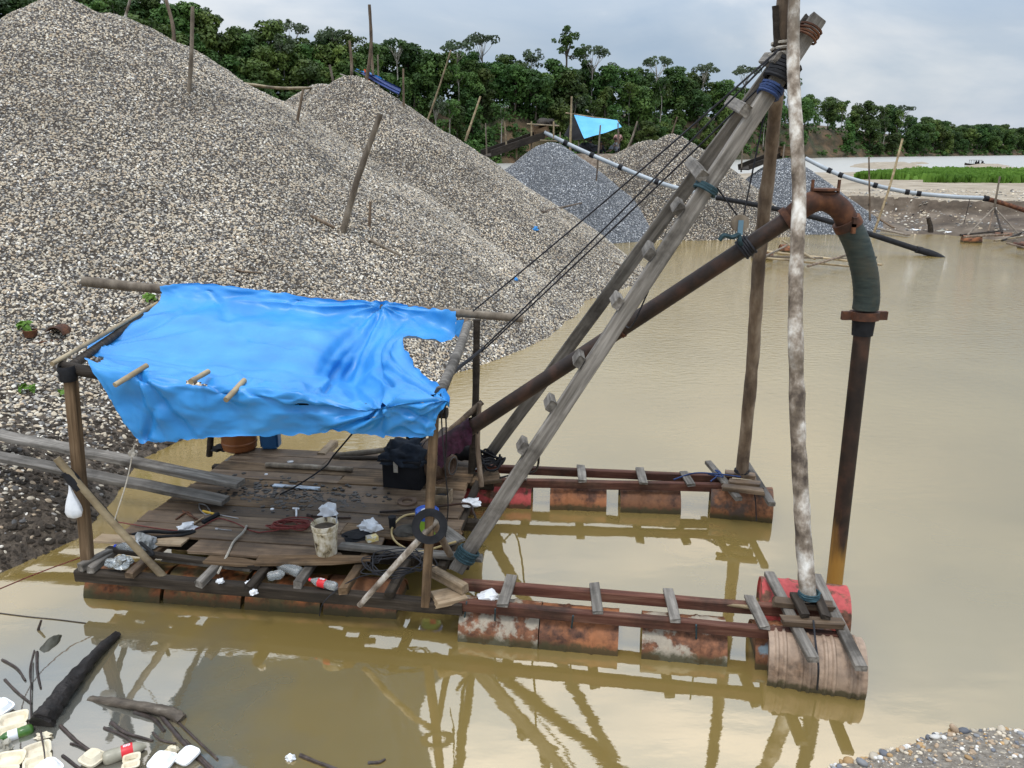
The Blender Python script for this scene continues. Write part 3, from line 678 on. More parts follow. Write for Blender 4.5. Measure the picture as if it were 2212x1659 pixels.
def drum_mat(name, paint, r2=(.10, .042, .02), lo=.42, hi=.56):
    m, nt, b = mnew(name); Lk = nt.links.new
    tc = nd(nt, 'ShaderNodeTexCoord'); oi = nd(nt, 'ShaderNodeObjectInfo'); geo = nd(nt, 'ShaderNodeNewGeometry')
    off = nd(nt, 'ShaderNodeVectorMath', operation='SCALE'); off.inputs[0].default_value = (17, 31, 23); Lk(oi.outputs['Random'], off.inputs['Scale'])
    ad = nd(nt, 'ShaderNodeVectorMath', operation='ADD'); Lk(tc.outputs['Object'], ad.inputs[0]); Lk(off.outputs[0], ad.inputs[1])
    n1 = nd(nt, 'ShaderNodeTexNoise', i={'Scale': 3.6, 'Detail': 7, 'Roughness': .62}); Lk(ad.outputs[0], n1.inputs['Vector'])
    n2 = nd(nt, 'ShaderNodeTexNoise', i={'Scale': 16., 'Detail': 5, 'Roughness': .6}); Lk(ad.outputs[0], n2.inputs['Vector'])
    rr = ramp(nt, [(.3, tuple(c*.35 for c in r2)), (.5, r2), (.75, tuple(min(1, c*1.9) for c in r2))]); Lk(n2.outputs['Fac'], rr.inputs[0])
    pr = ramp(nt, [(.3, tuple(c*.75 for c in paint)), (.7, tuple(min(1, c*1.15) for c in paint))]); Lk(n2.outputs['Fac'], pr.inputs[0])
    mr = nd(nt, 'ShaderNodeMapRange', i={1: lo, 2: hi, 3: 0., 4: 1.}); Lk(n1.outputs['Fac'], mr.inputs[0])
    m1 = nd(nt, 'ShaderNodeMix', data_type='RGBA'); Lk(mr.outputs[0], m1.inputs[0]); Lk(rr.outputs[0], m1.inputs[6]); Lk(pr.outputs[0], m1.inputs[7])
    # slime line just above the water
    sx = nd(nt, 'ShaderNodeSeparateXYZ'); Lk(geo.outputs['Position'], sx.inputs[0])
    az = nd(nt, 'ShaderNodeMath', operation='MULTIPLY_ADD'); Lk(n2.outputs['Fac'], az.inputs[0]); az.inputs[1].default_value = -.16; Lk(sx.outputs['Z'], az.inputs[2])
    a2 = nd(nt, 'ShaderNodeMapRange', i={1: -.03, 2: .015, 3: .85, 4: 0.}); Lk(az.outputs[0], a2.inputs[0])
    m2 = nd(nt, 'ShaderNodeMix', data_type='RGBA'); Lk(a2.outputs[0], m2.inputs[0]); Lk(m1.outputs[2], m2.inputs[6]); m2.inputs[7].default_value = (.040, .038, .014, 1)
    Lk(m2.outputs[2], b.inputs['Base Color']); b.inputs['Roughness'].default_value = .65; b.inputs['Specular IOR Level'].default_value = .35
    bp = nd(nt, 'ShaderNodeBump', i={'Strength': .35, 'Distance': .006}); Lk(n1.outputs['Fac'], bp.inputs['Height']); Lk(bp.outputs[0], b.inputs['Normal'])
    return m
d_rust = drum_mat('rust-eaten drum', (.17, .072, .030)); d_orange = drum_mat('orange rusted drum', (.30, .115, .045), (.085, .035, .018))
d_tan = drum_mat('sun-bleached tan drum', (.33, .235, .165), (.17, .11, .07), .30, .50); d_red = drum_mat('flaking red drum', (.46, .075, .07), (.14, .06, .033), .44, .50)
d_brown = drum_mat('dark brown drum', (.075, .048, .035), (.16, .065, .026), .48, .58); d_olive = drum_mat('olive slimed drum', (.105, .075, .028), (.19, .062, .018), .44, .58); d_blue = drum_mat('blue-flecked rusty drum', (.16, .21, .24), (.17, .07, .03), .55, .62)
d_cream = drum_mat('cream-flecked rusty drum', (.34, .29, .22), (.16, .065, .03), .47, .53)

# ------------------------------------------------------------------ raft frame of reference
RO = Vector((-4.45, 7.32, 0)); RA = math.radians(-7.5); REX = Vector((math.cos(RA), math.sin(RA), 0)); REY = Vector((-math.sin(RA), math.cos(RA), 0))
def RP(u, v, z): return RO+REX*u+REY*v+Vector((0, 0, z))
DZ = .50                                   # top of the deck boards
DR = .29
def drum(p0, p1, mt, parent, r=DR, label=None, dent=0., hoops=(4, 8), n=28, hk=1.028):
    p0 = Vector(p0); p1 = Vector(p1); M, Ln = frame(p0, p1); h = Ln/2
    prof = [(0, -h+.02), (r*.90, -h+.02), (r*.94, -h+.02), (r*.95, -h), (r*1.0, -h), (r*1.0, -h+.02)]
    for k in range(1, 12):
        x = -h+Ln*k/12; bumpr = 0
        if k in hoops: prof += [(r, x-.022), (r*hk, x-.008), (r*hk, x+.008), (r, x+.022)]
        else: prof.append((r*(1.0-(.010 if k % 2 else 0)), x))
    prof += [(r, h-.02), (r, h), (r*.95, h), (r*.94, h-.02), (r*.90, h-.02), (0, h-.02)]
    mb = MB().lathe(prof, n, ax='x'); s = R.uniform(0, 50)
    if dent:
        out = []
        for x, y, z in mb.v:
            k = 1-dent*max(0, noise.noise(Vector((x*2.2+s, y*3, z*3))))
            out.append((x, y*k, z*k))
        mb.v = out
    o = mb.build('drum', mt, parent, smooth=True, angle=35, M=M)
    if label: o['label'] = label
    return o

raft = thing('dredge_raft', 'square plank-decked raft on rusty drums under the blue shelter', 'raft', RP(1.9, 1.3, 0))
# floats
fl = [(G(182, 1290)+REY*.27, G(346, 1302)+REY*.27), (G(354, 1302)+REY*.27, G(520, 1314)+REY*.27), (G(528, 1315)+REY*.27, G(690, 1325)+REY*.27), (G(698, 1326)+REY*.27, G(855, 1336)+REY*.27)]
for i, (a, b_) in enumerate(fl): drum(a+Vector((0, 0, -.03)), b_+Vector((0, 0, -.03)), (d_olive, d_olive, d_olive, d_rust)[i], raft, dent=.03)
for k in range(4):
    for v in (1.45, 2.62): drum(RP(.12+k*.9, v, -.03), RP(.12+k*.9+.84, v, -.03), d_red if (k == 3 and v > 2) else d_rust, raft, dent=.03)
# long bearers, then joists, then boards
plank('bearer', G(168, 1240, .325), G(1000, 1313, .325), .10, .13, w_dark, raft); plank('bearer', RP(-.05, .58, .325), RP(3.95, .58, .325), .11, .13, w_dark, raft)
for v in (1.45, 2.62): plank('bearer', RP(-.05, v, .325), RP(3.9, v, .325), .11, .13, w_dark, raft)
JZ = .427
for (x, y, u1, mt) in ((208, 1222, 2.8, w_grey), (292, 1232, 2.8, w_deck), (440, 1250, 1.3, w_grey), (545, 1262, 2.8, w_dark), (650, 1252, 2.8, w_grey), (748, 1266, 2.8, w_brown), (845, 1275, 2.8, w_dark)):
    p = G(x, y, JZ); v0 = (p-RO).dot(REY)-.10; u = (p-RO).dot(REX)
    plank('joist', RP(u, v0, JZ), RP(u+.04, u1, JZ), .09, .075, mt, raft, split=True)
for (u, v0, v1) in ((3.72, .25, 2.85), (3.35, .35, 2.85)): plank('joist', RP(u, v0, JZ), RP(u, v1, JZ), .09, .075, w_dark, raft)
plank('edge_board', G(172, 1226, .45), G(372, 1128, .45), .085, .09, w_grey, raft)        # left sill under the post
# deck boards, uneven lengths and heights
v = .42; row = 0
while v < 2.88:
    w = R.uniform(.235, .285); u0 = -.02+.02*R.random()+v*.075; u1 = 3.84-v*.10+R.uniform(-.03, .03)
    z = DZ-.018+R.uniform(-.006, .006)
    cuts = [u0]+([R.uniform(1.1, 2.6)] if R.random() < .7 else [])+[u1]
    for a, b_ in zip(cuts[:-1], cuts[1:]):
        if v < .5 and b_ > 2.9: b_ = 3.0
        plank('deck_board', RP(a+.006, v+w/2, z), RP(b_-.006, v+w/2+R.uniform(-.006, .006), z+R.uniform(-.004, .004)), w-R.uniform(.008, .016), .034, w_deck if R.random() < .8 else w_brown, raft, split=True)
    v += w; row += 1
plank('deck_board', G(212, 1163, DZ+.006), G(400, 1172, DZ), .16, .03, w_pale, raft, split=True)
plank('deck_board', RP(.98, .25, DZ-.008), RP(2.62, .27, DZ-.018), .26, .034, w_deck, raft, split=True, taper=.5)
plank('deck_board', RP(1.25, .02, DZ-.02), RP(2.0, .02, DZ-.022), .14, .03, w_brown, raft, split=True, taper=.3)
plank('deck_board', G(556, 1212, DZ-.002), G(800, 1207, DZ-.002), .17, .034, w_brown, raft, split=True, taper=.6)
plank('deck_board', G(735, 1178, DZ+.012), G(1040, 1206, DZ+.008), .12, .04, w_grey, raft, split=True)
plank('deck_board', G(232, 1186, DZ-.03), G(565, 1225, DZ-.04), .07, .05, w_dark, raft); plank('deck_board', G(355, 1205, DZ-.08), G(545, 1228, DZ-.08), .11, .04, w_grey, raft, split=True)
plank('deck_board', G(935, 1130, DZ+.004), G(990, 1170, DZ+.004), .2, .03, w_grey, raft)
plank('loose_block', G(932, 1232, DZ+.02), G(1003, 1272, DZ-.02), .10, .10, w_pale, raft, split=True)
plank('end_board', G(936, 1296, .40), G(1000, 1283, .40), .24, .06, w_pale, raft, split=True)
plank('end_board', G(1012, 1035, .44), G(1080, 1030, .44), .32, .05, w_brown, raft)
# corner posts and roof poles
pf = G(190, 1222, .40); pt = AY(152, 800, pf.y+.02)
plank('post', pf, pt, .105, .105, w_brown, raft, up=(0, 1, 0)); FLT = pt
pf2 = G(920, 1308, .33); pt2 = AY(940, 862, pf2.y+.05)
plank('post', pf2, pt2, .085, .085, w_brown, raft, up=(0, 1, 0)); FRT = pt2
pf3 = G(1018, 1036, .40); pt3 = AY(1030, 690, pf3.y+.02); logpole('post', [pf3, (pf3+pt3)/2+Vector((.02, 0, 0)), pt3], .05, .045, w_dark, raft); BRT = pt3
pb = G(452, 985, .40); logpole('post', [pb, AY(458, 900, pb.y), AY(470, 700, pb.y+.0)], .045, .04, w_dark, raft)
YB0, YB1 = pb.y+.05, pf3.y+.08
logpole('roof_pole', [AY(180, 608, YB0), AY(345, 624, YB0-.03), AY(700, 652, lerp(YB0, YB1, .5)), AY(1130, 688, YB1)], .07, .05, drift, raft)
logpole('roof_pole', [FLT+Vector((-.12, .06, .02)), lerp(FLT, FRT, .5)+Vector((0, .12, -.20)), FRT+Vector((.1, .08, -.16))], .06, .05, w_dark, raft)
logpole('roof_pole', [AY(1010, 700, BRT.y), AY(990, 760, lerp(BRT.y, FRT.y, .4)), AY(950, 850, FRT.y+.1)], .055, .055, w_grey, raft)
logpole('roof_pole', [AY(1008, 690, BRT.y), AY(1000, 720, BRT.y-.2), AY(972, 808, BRT.y-1.0)], .03, .03, bark, raft)
logpole('roof_pole', [FLT+Vector((-.05, 0, .0)), AY(345, 655, YB0-.1)], .045, .04, w_dark, raft)
for (x0, y0, x1, y1) in ((248, 832, 300, 800), (412, 824, 440, 808), (488, 864, 518, 832)):
    a = AY(x0, y0, lerp(FLT.y, FRT.y, (x0-150)/790.)-.34); d_ = AY(x1, y1, lerp(FLT.y, FRT.y, (x1-150)/790.)-.04)-a
    logpole('rafter', [a, a+d_*.5, a+d_, a+d_*1.35], .026, .026, bamboo, raft, n=8, wob=.02)
logpole('rafter', [AY(112, 786, FLT.y-.1), AY(182, 746, FLT.y+.55), AY(340, 655, YB0-.2)], .022, .026, bamboo, raft, n=8, wob=.02)
for p_ in (FLT+Vector((-.02, -.02, -.03)), FRT+Vector((0, -.02, -.05))):
    MB().lathe([(.075, -.07), (.085, -.03), (.078, .0), (.088, .04), (.07, .08)], 12, M=T(p_)).build('lashing', black, raft, smooth=True, angle=180)
# slanting braces
logpole('brace', [AY(122, 990, pf.y-.15), AY(245, 1130, pf.y-.12), AY(368, 1262, pf.y-.17)], .036, .04, bamboo, raft, wob=.04)
logpole('brace', [AY(128, 1000, pf.y+.1), AY(200, 1075, pf.y+.35), AY(250, 1130, pf.y+.5)], .035, .03, w_dark, raft)
MB().tube([AY(142, 1018, pf.y-.14), AY(158, 1036, pf.y-.13), AY(174, 1056, pf.y-.125)], [.05, .062, .05], 10, wob=.2).build('lashing', black, raft, smooth=True)
logpole('brace', [AY(948, 1120, pf2.y+.02), AY(860, 1215, pf2.y-.06), AY(776, 1308, pf2.y-.04)], .034, .028, birch, raft, wob=.1)
logpole('brace', [AY(924, 1102, pf2.y+.1), AY(948, 1150, pf2.y+.35), AY(972, 1198, pf2.y+.55)], .035, .035, bark, raft, wob=.1)
logpole('brace', [AY(1042, 868, pf3.y-.02), AY(1000, 905, pf3.y-.1), AY(940, 955, pf3.y-.2)], .04, .035, bark, raft)
logpole('brace', [G(1040, 1052, .45), AY(1032, 960, pf3.y-.15), AY(1036, 870, pf3.y-.1)], .035, .03, bark, raft)
for (x0, x1, y) in ((770, 835, 985), (835, 900, 975)): pass
logpole('spare_pole', [G(720, 985, .52), G(838, 972, .58)], .04, .04, drift, raft); logpole('spare_pole', [G(735, 990, .5), G(860, 990, .52)], .035, .03, w_dark, raft)
plank('loose_block', G(695, 985, .47), G(722, 958, .47), .12, .10, w_pale, raft)
rope('lashing', [AY(346, 1252, fl[0][0].y-.32), AY(344, 1300, fl[0][0].y-.28)], .008, cable, raft)

# ------------------------------------------------------------------ pontoon arms
def arm(label, front, back, zc, slats, mats, hw=.055, hh=.11):
    a = thing('pontoon_arm', label, 'pontoon', (front[0]+front[1])/2)
    plank('rail', front[0], front[1], hw*1.5, hh, w_red, a); plank('rail', back[0], back[1], hw*1.5, hh, w_red, a)
    return a
RZ = .345
nf = (G(985, 1306, RZ), G(1818, 1379, RZ)); nb = (G(1000, 1262, RZ), G(1798, 1327, RZ))
armn = arm('near pontoon arm of red beams on rusty drums, ending in tan and red drums', nf, nb, RZ, None, None)
SZ = RZ+.075
for (x0, y0, x1, y1, w) in ((1105, 1244, 1086, 1308, .11), (1283, 1262, 1290, 1322, .10), (1442, 1272, 1460, 1340, .10), (1620, 1290, 1652, 1357, .10)):
    plank('cross_slat', G(x0, y0, SZ), G(x1, y1, SZ), w, .035, w_grey, armn, split=True)
e1 = plank('end_beam', G(1662, 1240, SZ+.01), G(1757, 1426, SZ+.01), .10, .055, w_grey, armn); e2 = plank('end_beam', G(1762, 1244, SZ+.01), G(1861, 1445, SZ+.01), .10, .055, w_grey, armn)
FZ = SZ+.068
for (x0, y0, x1, y1) in ((1672, 1300, 1800, 1310), (1690, 1340, 1818, 1348)): plank('end_block', G(x0, y0, FZ), G(x1, y1, FZ), .11, .06, w_deck, armn, split=True)
for (x0, y0, x1, y1) in ((1716, 1285, 1740, 1330), (1765, 1285, 1785, 1335)): plank('end_block', G(x0, y0, FZ+.055), G(x1, y1, FZ+.055), .08, .05, w_dark, armn, split=True)
def arm_drum(x0, x1, mt, a, f, b_, lab=None, z=0.0):
    c0 = (f[0]+b_[0])/2; c1 = (f[1]+b_[1])/2; d = (c1-c0).normalized()
    def solve(x):
        best = None
        for i in range(400):
            p = c0.lerp(c1, i/400*1.12-.06); px = proj(p)[0]
            if best is None or abs(px-x) < best[0]: best = (abs(px-x), p)
        return best[1]
    p0 = solve(x0); p1 = solve(x1); p0.z = p1.z = z
    return drum(p0, p1, mt, a, label=lab, dent=.05)
def proj(p):
    z = p.z-CAM_H; d = p.y*CP-z*SP; up = p.y*SP+z*CP
    return (1106+1662*p.x/d, 829.5-1662*up/d)
arm_drum(1000, 1168, d_cream, armn, nf, nb); arm_drum(1172, 1338, d_orange, armn, nf, nb); arm_drum(1388, 1570, d_cream, armn, nf, nb, 'orange drum with cream paint scars'); arm_drum(1628, 1800, d_blue, armn, nf, nb, 'rusty drum with blue flecks')
t0 = G(1667, 1484)+Vector((.02, .275, .10)); t1 = G(1880, 1514)+Vector((.02, .275, .10)); drum(t0, t1, d_tan, armn, label='dented sun-bleached tan drum', dent=.10, hoops=(1, 2, 4, 5, 7, 8, 10, 11), n=40, hk=1.05)
r1 = G(1848, 1377)+Vector((.0, .27, .08)); drum(r1-(t1-t0).normalized()*.84, r1, d_red, armn, label='flaking red drum', dent=.04)
logpole('spare_pole', [G(1455, 1290, RZ+.03), G(1620, 1312, RZ+.03)], .018, .02, bamboo, armn)
for (x0, y0, x1, y1) in ((1008, 1300, 1000, 1360), (1070, 1315, 1068, 1360), (1238, 1330, 1232, 1375), (1504, 1350, 1504, 1402)): rope('lashing', [G(x0, y0, .41), G(x1, y1, .05)], .008, ropeg, armn)
rope('lashing', [G(1757, 1340, FZ+.05), G(1762, 1390, SZ), G(1768, 1440, .36), G(1765, 1490, .06)], .009, cable, armn)
ff = (G(1010, 1040, RZ), G(1570, 1053, RZ)); fb = (G(1020, 1010, RZ), G(1580, 1035, RZ))
armf = arm('far pontoon arm of red beams on rusty drums, ending in one brown drum', ff, fb, RZ, None, None)
for (x0, y0, x1, y1, w) in ((1138, 1000, 1128, 1036, .12), (1254, 1007, 1259, 1040, .11), (1382, 1012, 1391, 1045, .11), (1476, 1020, 1494, 1048, .11)):
    plank('cross_slat', G(x0, y0, SZ), G(x1, y1, SZ), w, .035, w_grey, armf, split=True)
for (x0, y0, x1, y1) in ((1530, 999, 1596, 1078), (1612, 1002, 1668, 1090)): plank('end_beam', G(x0, y0, SZ+.01), G(x1, y1, SZ+.01), .09, .055, w_grey, armf)
for (x0, y0, x1, y1) in ((1568, 1022, 1632, 1030), (1575, 1040, 1640, 1047), (1560, 1052, 1650, 1062)): plank('end_block', G(x0, y0, FZ), G(x1, y1, FZ), .12, .06, w_deck, armf, split=True)
for x0, x1, mt in ((1020, 1150, d_red), (1190, 1310, d_orange), (1340, 1468, d_rust)): arm_drum(x0, x1, mt, armf, ff, fb)
q0 = G(1543, 1118)+Vector((0, .27, .08)); q1 = G(1678, 1131)+Vector((0, .27, .08)); drum(q0, q1, d_brown, armf, label='dented dark brown drum', dent=.10)
rope('lashing', [G(1455, 1036, .42), G(1500, 1022, .46), G(1552, 1024, .5), G(1600, 1030, .56)], .010, ropeb, armf)
rope('lashing', [G(1535, 1040, .42), G(1556, 1022, .5), G(1545, 1016, .48), G(1562, 1030, .5), G(1530, 1024, .45)], .010, ropeb, armf)
rope('lashing', [G(1612, 1040, .5), G(1630, 1070, .38), G(1634, 1125, .06)], .008, cable, armf)

# ------------------------------------------------------------------ hoisting frame: two poles, ladder boom, suction line
AP = AY(1690, 112, 7.65)
f1 = G(1746, 1296, FZ+.04)
pole1 = logpole('support_pole', [f1, AY(1732, 1100, lerp(f1.y, 7.5, .15)), AY(1722, 880, lerp(f1.y, 7.5, .32)), AY(1718, 640, lerp(f1.y, 7.5, .5)), AY(1726, 420, lerp(f1.y, 7.5, .68)), AY(1714, 170, 7.42), AY(1716, -30, 7.6)], .078, .052, birch, sub=8, n=14, wob=.14)
tag(pole1, 'pole of peeling white and brown bark standing on the near pontoon arm', 'pole')
f2 = G(1602, 1024, FZ+.04)
pole2 = logpole('support_pole', [f2, AY(1624, 800, lerp(f2.y, 7.85, .28)), AY(1640, 560, lerp(f2.y, 7.85, .52)), AY(1664, 340, lerp(f2.y, 7.85, .74)), AY(1684, 140, 7.85), AY(1694, -30, 7.75)], .078, .06, bark, sub=8, n=14, wob=.14)
tag(pole2, 'dark brown bark pole standing on the far pontoon arm', 'pole')
MB().tube(spline([AY(1675, 12, 7.7), AY(1677, 70, 7.72), AY(1680, 150, 7.74)], 5), [.03]*11, 8, wob=.2).build('lashed_splint', w_dark, pole2, smooth=True)
boom = thing('boom_ladder', 'weathered grey two-rail ladder boom leaning from the raft to the pole tops', 'ladder', G(1000, 1230, .45))
n0 = G(985, 1232, .46); n1 = AY(1768, 38, 7.7); upv = (-.6, 0, .8)
plank('rail', n0, n1, .075, .15, w_grey, boom, up=upv, jit=.004, split=True)
b0 = G(1040, 1006, .44); b1 = AY(1752, 42, 7.85)
plank('rail', b0, b1, .075, .15, w_grey, boom, up=upv, jit=.004, split=True)
def on(a, b_, x):
    lo, hi = 0., 1.
    for _ in range(40):
        m = (lo+hi)/2
        if proj(a.lerp(b_, m))[0] < x: lo = m
        else: hi = m
    return a.lerp(b_, lo)
bd = (n1-n0).normalized()
for x in (1150, 1210, 1272, 1355, 1425, 1488):
    p = on(n0, n1, x); q = on(b0, b1, x-20); d = (q-p).normalized(); nn = bd.cross(d).normalized()
    if nn.z < 0: nn = -nn
    plank('rung', p+nn*.115-d*.05, p+nn*.115+d*.30, .12, .075, w_grey, boom, up=nn, split=True)
for x, e in ((1535, .12), (1628, .3), (1700, .1)):
    p = on(n0, n1, x); q = on(b0, b1, x-22); d = (q-p).normalized(); nn = bd.cross(d).normalized()
    if nn.z < 0: nn = -nn
    plank('rung', p+nn*.11-d*.08, q+nn*.11+d*e, .11, .09, w_grey, boom, up=nn, split=True)
def wrap(c, d, r, n, w, rr, mt, parent, name='lashing'):
    d = Vector(d).normalized(); x = d.orthogonal().normalized(); y = d.cross(x); pts = []
    for i in range(n*12+1):
        a = 2*math.pi*i/12; k = R.uniform(.95, 1.1); pts.append(Vector(c)+d*(w*(i/(n*12.)-.5))+(x*math.cos(a)+y*math.sin(a))*r*k)
    return MB().tube(pts, rr, 5).build(name, mt, parent, smooth=True)
wrap(on(n0, n1, 1745), bd, .10, 4, .12, .012, rust, boom); wrap(on(n0, n1, 1690), bd, .12, 6, .2, .02, black, boom); wrap(on(n0, n1, 1664), bd, .10, 4, .11, .016, ropeb, boom)
wrap(on(n0, n1, 1525), bd, .105, 3, .07, .014, ropeg, boom); wrap(n0+bd*.2, bd, .10, 5, .14, .014, ropeg, boom)
wrap(f1+Vector((0, 0, .06)), (0, 0, 1), .088, 4, .06, .01, ropeg, pole1); wrap(f2+Vector((0, 0, .05)), (0, 0, 1), .085, 3, .05, .01, cable, pole2)
wrap(AY(1690, 105, 7.78), (0, 0, 1), .10, 3, .14, .014, ropew, pole2)

YP = 7.55
suc = thing('suction_line', 'long rusty suction pipe rising from the raft pump over an elbow into the water', 'pipe', G(1802, 1264, 0))
pe = AY(1708, 470, YP+.06); ps = AY(1000, 936, 8.35)
MB().tube([ps.lerp(pe, i/12) for i in range(13)], .083, 18).build('pipe', darkpipe, suc, smooth=True)
c_ = on(ps, pe, 1340); wrap(c_, pe-ps, .09, 3, .05, .008, rust, suc, 'weld_ring')
MB().tube([ps.lerp(pe, i) for i in (.985, 1.0)], .125, 18).build('flange', rust, suc, smooth=True, angle=30)
el_ = spline([pe, AY(1738, 445, YP), AY(1778, 432, YP), AY(1815, 452, YP), AY(1834, 488, YP)], 7)
elb = MB().tube(el_, [.105]*len(el_), 20).build('elbow', rust, suc, smooth=True, angle=50)
cl = AY(1782, 408, YP); MB().lathe([(.0, .0), (.10, .0), (.105, .02), (.075, .022), (.075, .035), (.13, .035), (.13, .055), (0, .05)], 20, M=T(cl+Vector((0, 0, -.05)))).build('hatch', rust, elb, smooth=True, angle=30)
for dx in (-.125, .125): MB().box((0, 0, .04), (.02, .03, .17), T(cl+Vector((dx, -.01, -.04)))).build('hatch_bolt', rust, elb)
hs_ = spline([AY(1832, 486, YP), AY(1852, 530, YP), AY(1868, 590, YP), AY(1872, 640, YP), AY(1869, 668, YP)], 12)
hr = [.122+.003*(i % 2) for i in range(len(hs_))]
MB().tube(hs_, hr, 22).build('hose', hosem, suc, smooth=True, angle=60)
cc = AY(1830, 482, YP); dd = (hs_[3]-hs_[0]).normalized()
MB().tube([cc-dd*.03, cc+dd*.05], .134, 20).build('clamp', rust, suc, smooth=True, angle=30)
bolt = cc+dd*.01
for s_ in (-1, 1): MB().box((0, 0, 0), (.03, .05, .09), T(bolt+Vector((.0, -.14, .03*s_)))).build('clamp_bolt', rust, suc)
lo_ = G(1802, 1264, 0); hi_ = AY(1866, 690, YP); dn = (lo_-hi_).normalized()
MB().tube([hi_-dn*.08, hi_-dn*.0], [.142, .142], 20).build('clamp', rust, suc, smooth=True, angle=30)
for s_ in (-1, 1): MB().box((0, 0, 0), (.10, .05, .085), T(hi_-dn*.04+Vector((.175*s_, 0, 0)))).build('clamp_ear', rust, suc)
MB().tube([hi_, hi_+dn*.16], [.11, .10], 18).build('sleeve', black, suc, smooth=True, angle=40)
def stained_riser():
    m = darkpipe.copy(); m.name = 'ochre-stained riser'; nt = m.node_tree; Lk = nt.links.new; b = nt.nodes['Principled BSDF']
    src = b.inputs['Base Color'].links[0].from_socket; geo = nd(nt, 'ShaderNodeNewGeometry'); sx = nd(nt, 'ShaderNodeSeparateXYZ'); Lk(geo.outputs['Position'], sx.inputs[0])
    mp_ = nd(nt, 'ShaderNodeMapping', i={'Scale': (9, 9, 1.5)}); Lk(geo.outputs['Position'], mp_.inputs[0]); n_ = nd(nt, 'ShaderNodeTexNoise', i={'Scale': 1., 'Detail': 6}); Lk(mp_.outputs[0], n_.inputs['Vector'])
    ma = nd(nt, 'ShaderNodeMath', operation='MULTIPLY_ADD'); Lk(n_.outputs['Fac'], ma.inputs[0]); ma.inputs[1].default_value = -1.5; Lk(sx.outputs['Z'], ma.inputs[2])
    mr = nd(nt, 'ShaderNodeMapRange', i={1: -.55, 2: .05, 3: 1., 4: 0.}); Lk(ma.outputs[0], mr.inputs[0])
    mx_ = nd(nt, 'ShaderNodeMix', data_type='RGBA'); Lk(mr.outputs[0], mx_.inputs[0]); Lk(src, mx_.inputs[6]); mx_.inputs[7].default_value = (.30, .155, .03, 1); Lk(mx_.outputs[2], b.inputs['Base Color'])
    return m
riserm = stained_riser()
cut = hi_.lerp(lo_, .80)
MB().tube([hi_+dn*.1, hi_.lerp(lo_, .4), cut, lo_, lo_+dn*.6], .083, 20)  .build('riser_pipe', riserm, suc, smooth=True)
wrap(on(ps, pe, 1612), pe-ps, .095, 5, .12, .015, cable, suc)
pl = AY(1598, 482, 7.63)
pul = thing('pulley_block', 'small wooden pulley block tied to the suction pipe with green rag', 'pulley', on(ps, pe, 1608))
MB().lathe([(.02, -.03), (.085, -.03), (.085, -.012), (.07, 0), (.085, .012), (.085, .03), (.02, .03)], 16, M=T(pl) @ Matrix.Rotation(math.pi/2, 4, 'X')).build('wheel', drift, pul, smooth=True, angle=30)
MB().box((0, -.035, -.04), (.05, .012, .14), T(pl)).build('cheek', mat('faded blue paint', [(.3, (.10, .19, .25)), (.7, (.2, .32, .4))], rough=.7, bump=0), pul)
rope('hanger', [pl+Vector((0, 0, -.05)), pl+Vector((.01, -.03, -.18)), on(ps, pe, 1610)], .022, ropeg, pul)
rope('rag', [pl+Vector((0, -.02, -.1)), pl+Vector((-.08, -.05, -.13)), pl+Vector((-.16, -.06, -.11)), pl+Vector((-.2, -.05, -.16))], .025, ropeg, pul)
def line(label, pts, r, mt, name='rope', cat='rope'):
    return tag(rope(name, pts, r, mt), label, cat)
line('slack black rope from the boom ladder down to the pulley block', [AY(1545, 400, 7.6), pl+Vector((-.02, 0, .06))], .008, cable)
line('black rope dropping from the pole tops to the pulley block', [AY(1668, 170, 7.7), AY(1634, 330, 7.66), pl+Vector((.03, 0, .06))], .008, cable)
ga = AY(1685, 105, 7.6); gb = AY(1672, 120, 7.7)
line('upper guy rope running from the pole tops to the rear roof pole', sag(ga, AY(1022, 672, BRT.y), .03), .010, cable)
line('middle guy rope running from the pole tops to the shelter post knot', sag(gb, AY(1045, 750, BRT.y-.02), .03), .010, cable)
line('lower guy rope running from the pole tops to the shelter roof edge', sag(AY(1665, 165, 7.75), AY(1040, 760, BRT.y-.1), .02), .010, cable)
line('thick dark rope tied from the shelter post to the front roof pole', [AY(1045, 752, BRT.y-.02), AY(1020, 772, BRT.y-.4), AY(985, 800, BRT.y-1.0), AY(958, 832, FRT.y+.3)], .022, cable)
line('hanging black rope by the front right shelter post', [AY(952, 850, FRT.y), AY(955, 930, FRT.y-.05), AY(962, 1020, FRT.y), AY(968, 1090, FRT.y+.1), AY(962, 1160, FRT.y+.1)], .007, cable)
line('second black rope hanging from the tarp corner to the pump', [AY(960, 846, FRT.y), AY(964, 930, FRT.y+.1), AY(962, 1000, FRT.y+.5)], .008, cable)
line('black cable looping from the near ladder rail to the far arm', [on(n0, n1, 1165), on(n0, n1, 1150)+Vector((.05, .4, -.35)), G(1120, 1022, .5), G(1080, 1032, .48)], .012, cable)
line('thin black cord from the ladder rail to the suction pipe', [on(n0, n1, 1395)+Vector((.03, 0, -.1)), on(n0, n1, 1370)+Vector((0, .1, -.3)), on(ps, pe, 1342)+Vector((0, 0, .09))], .008, cable)

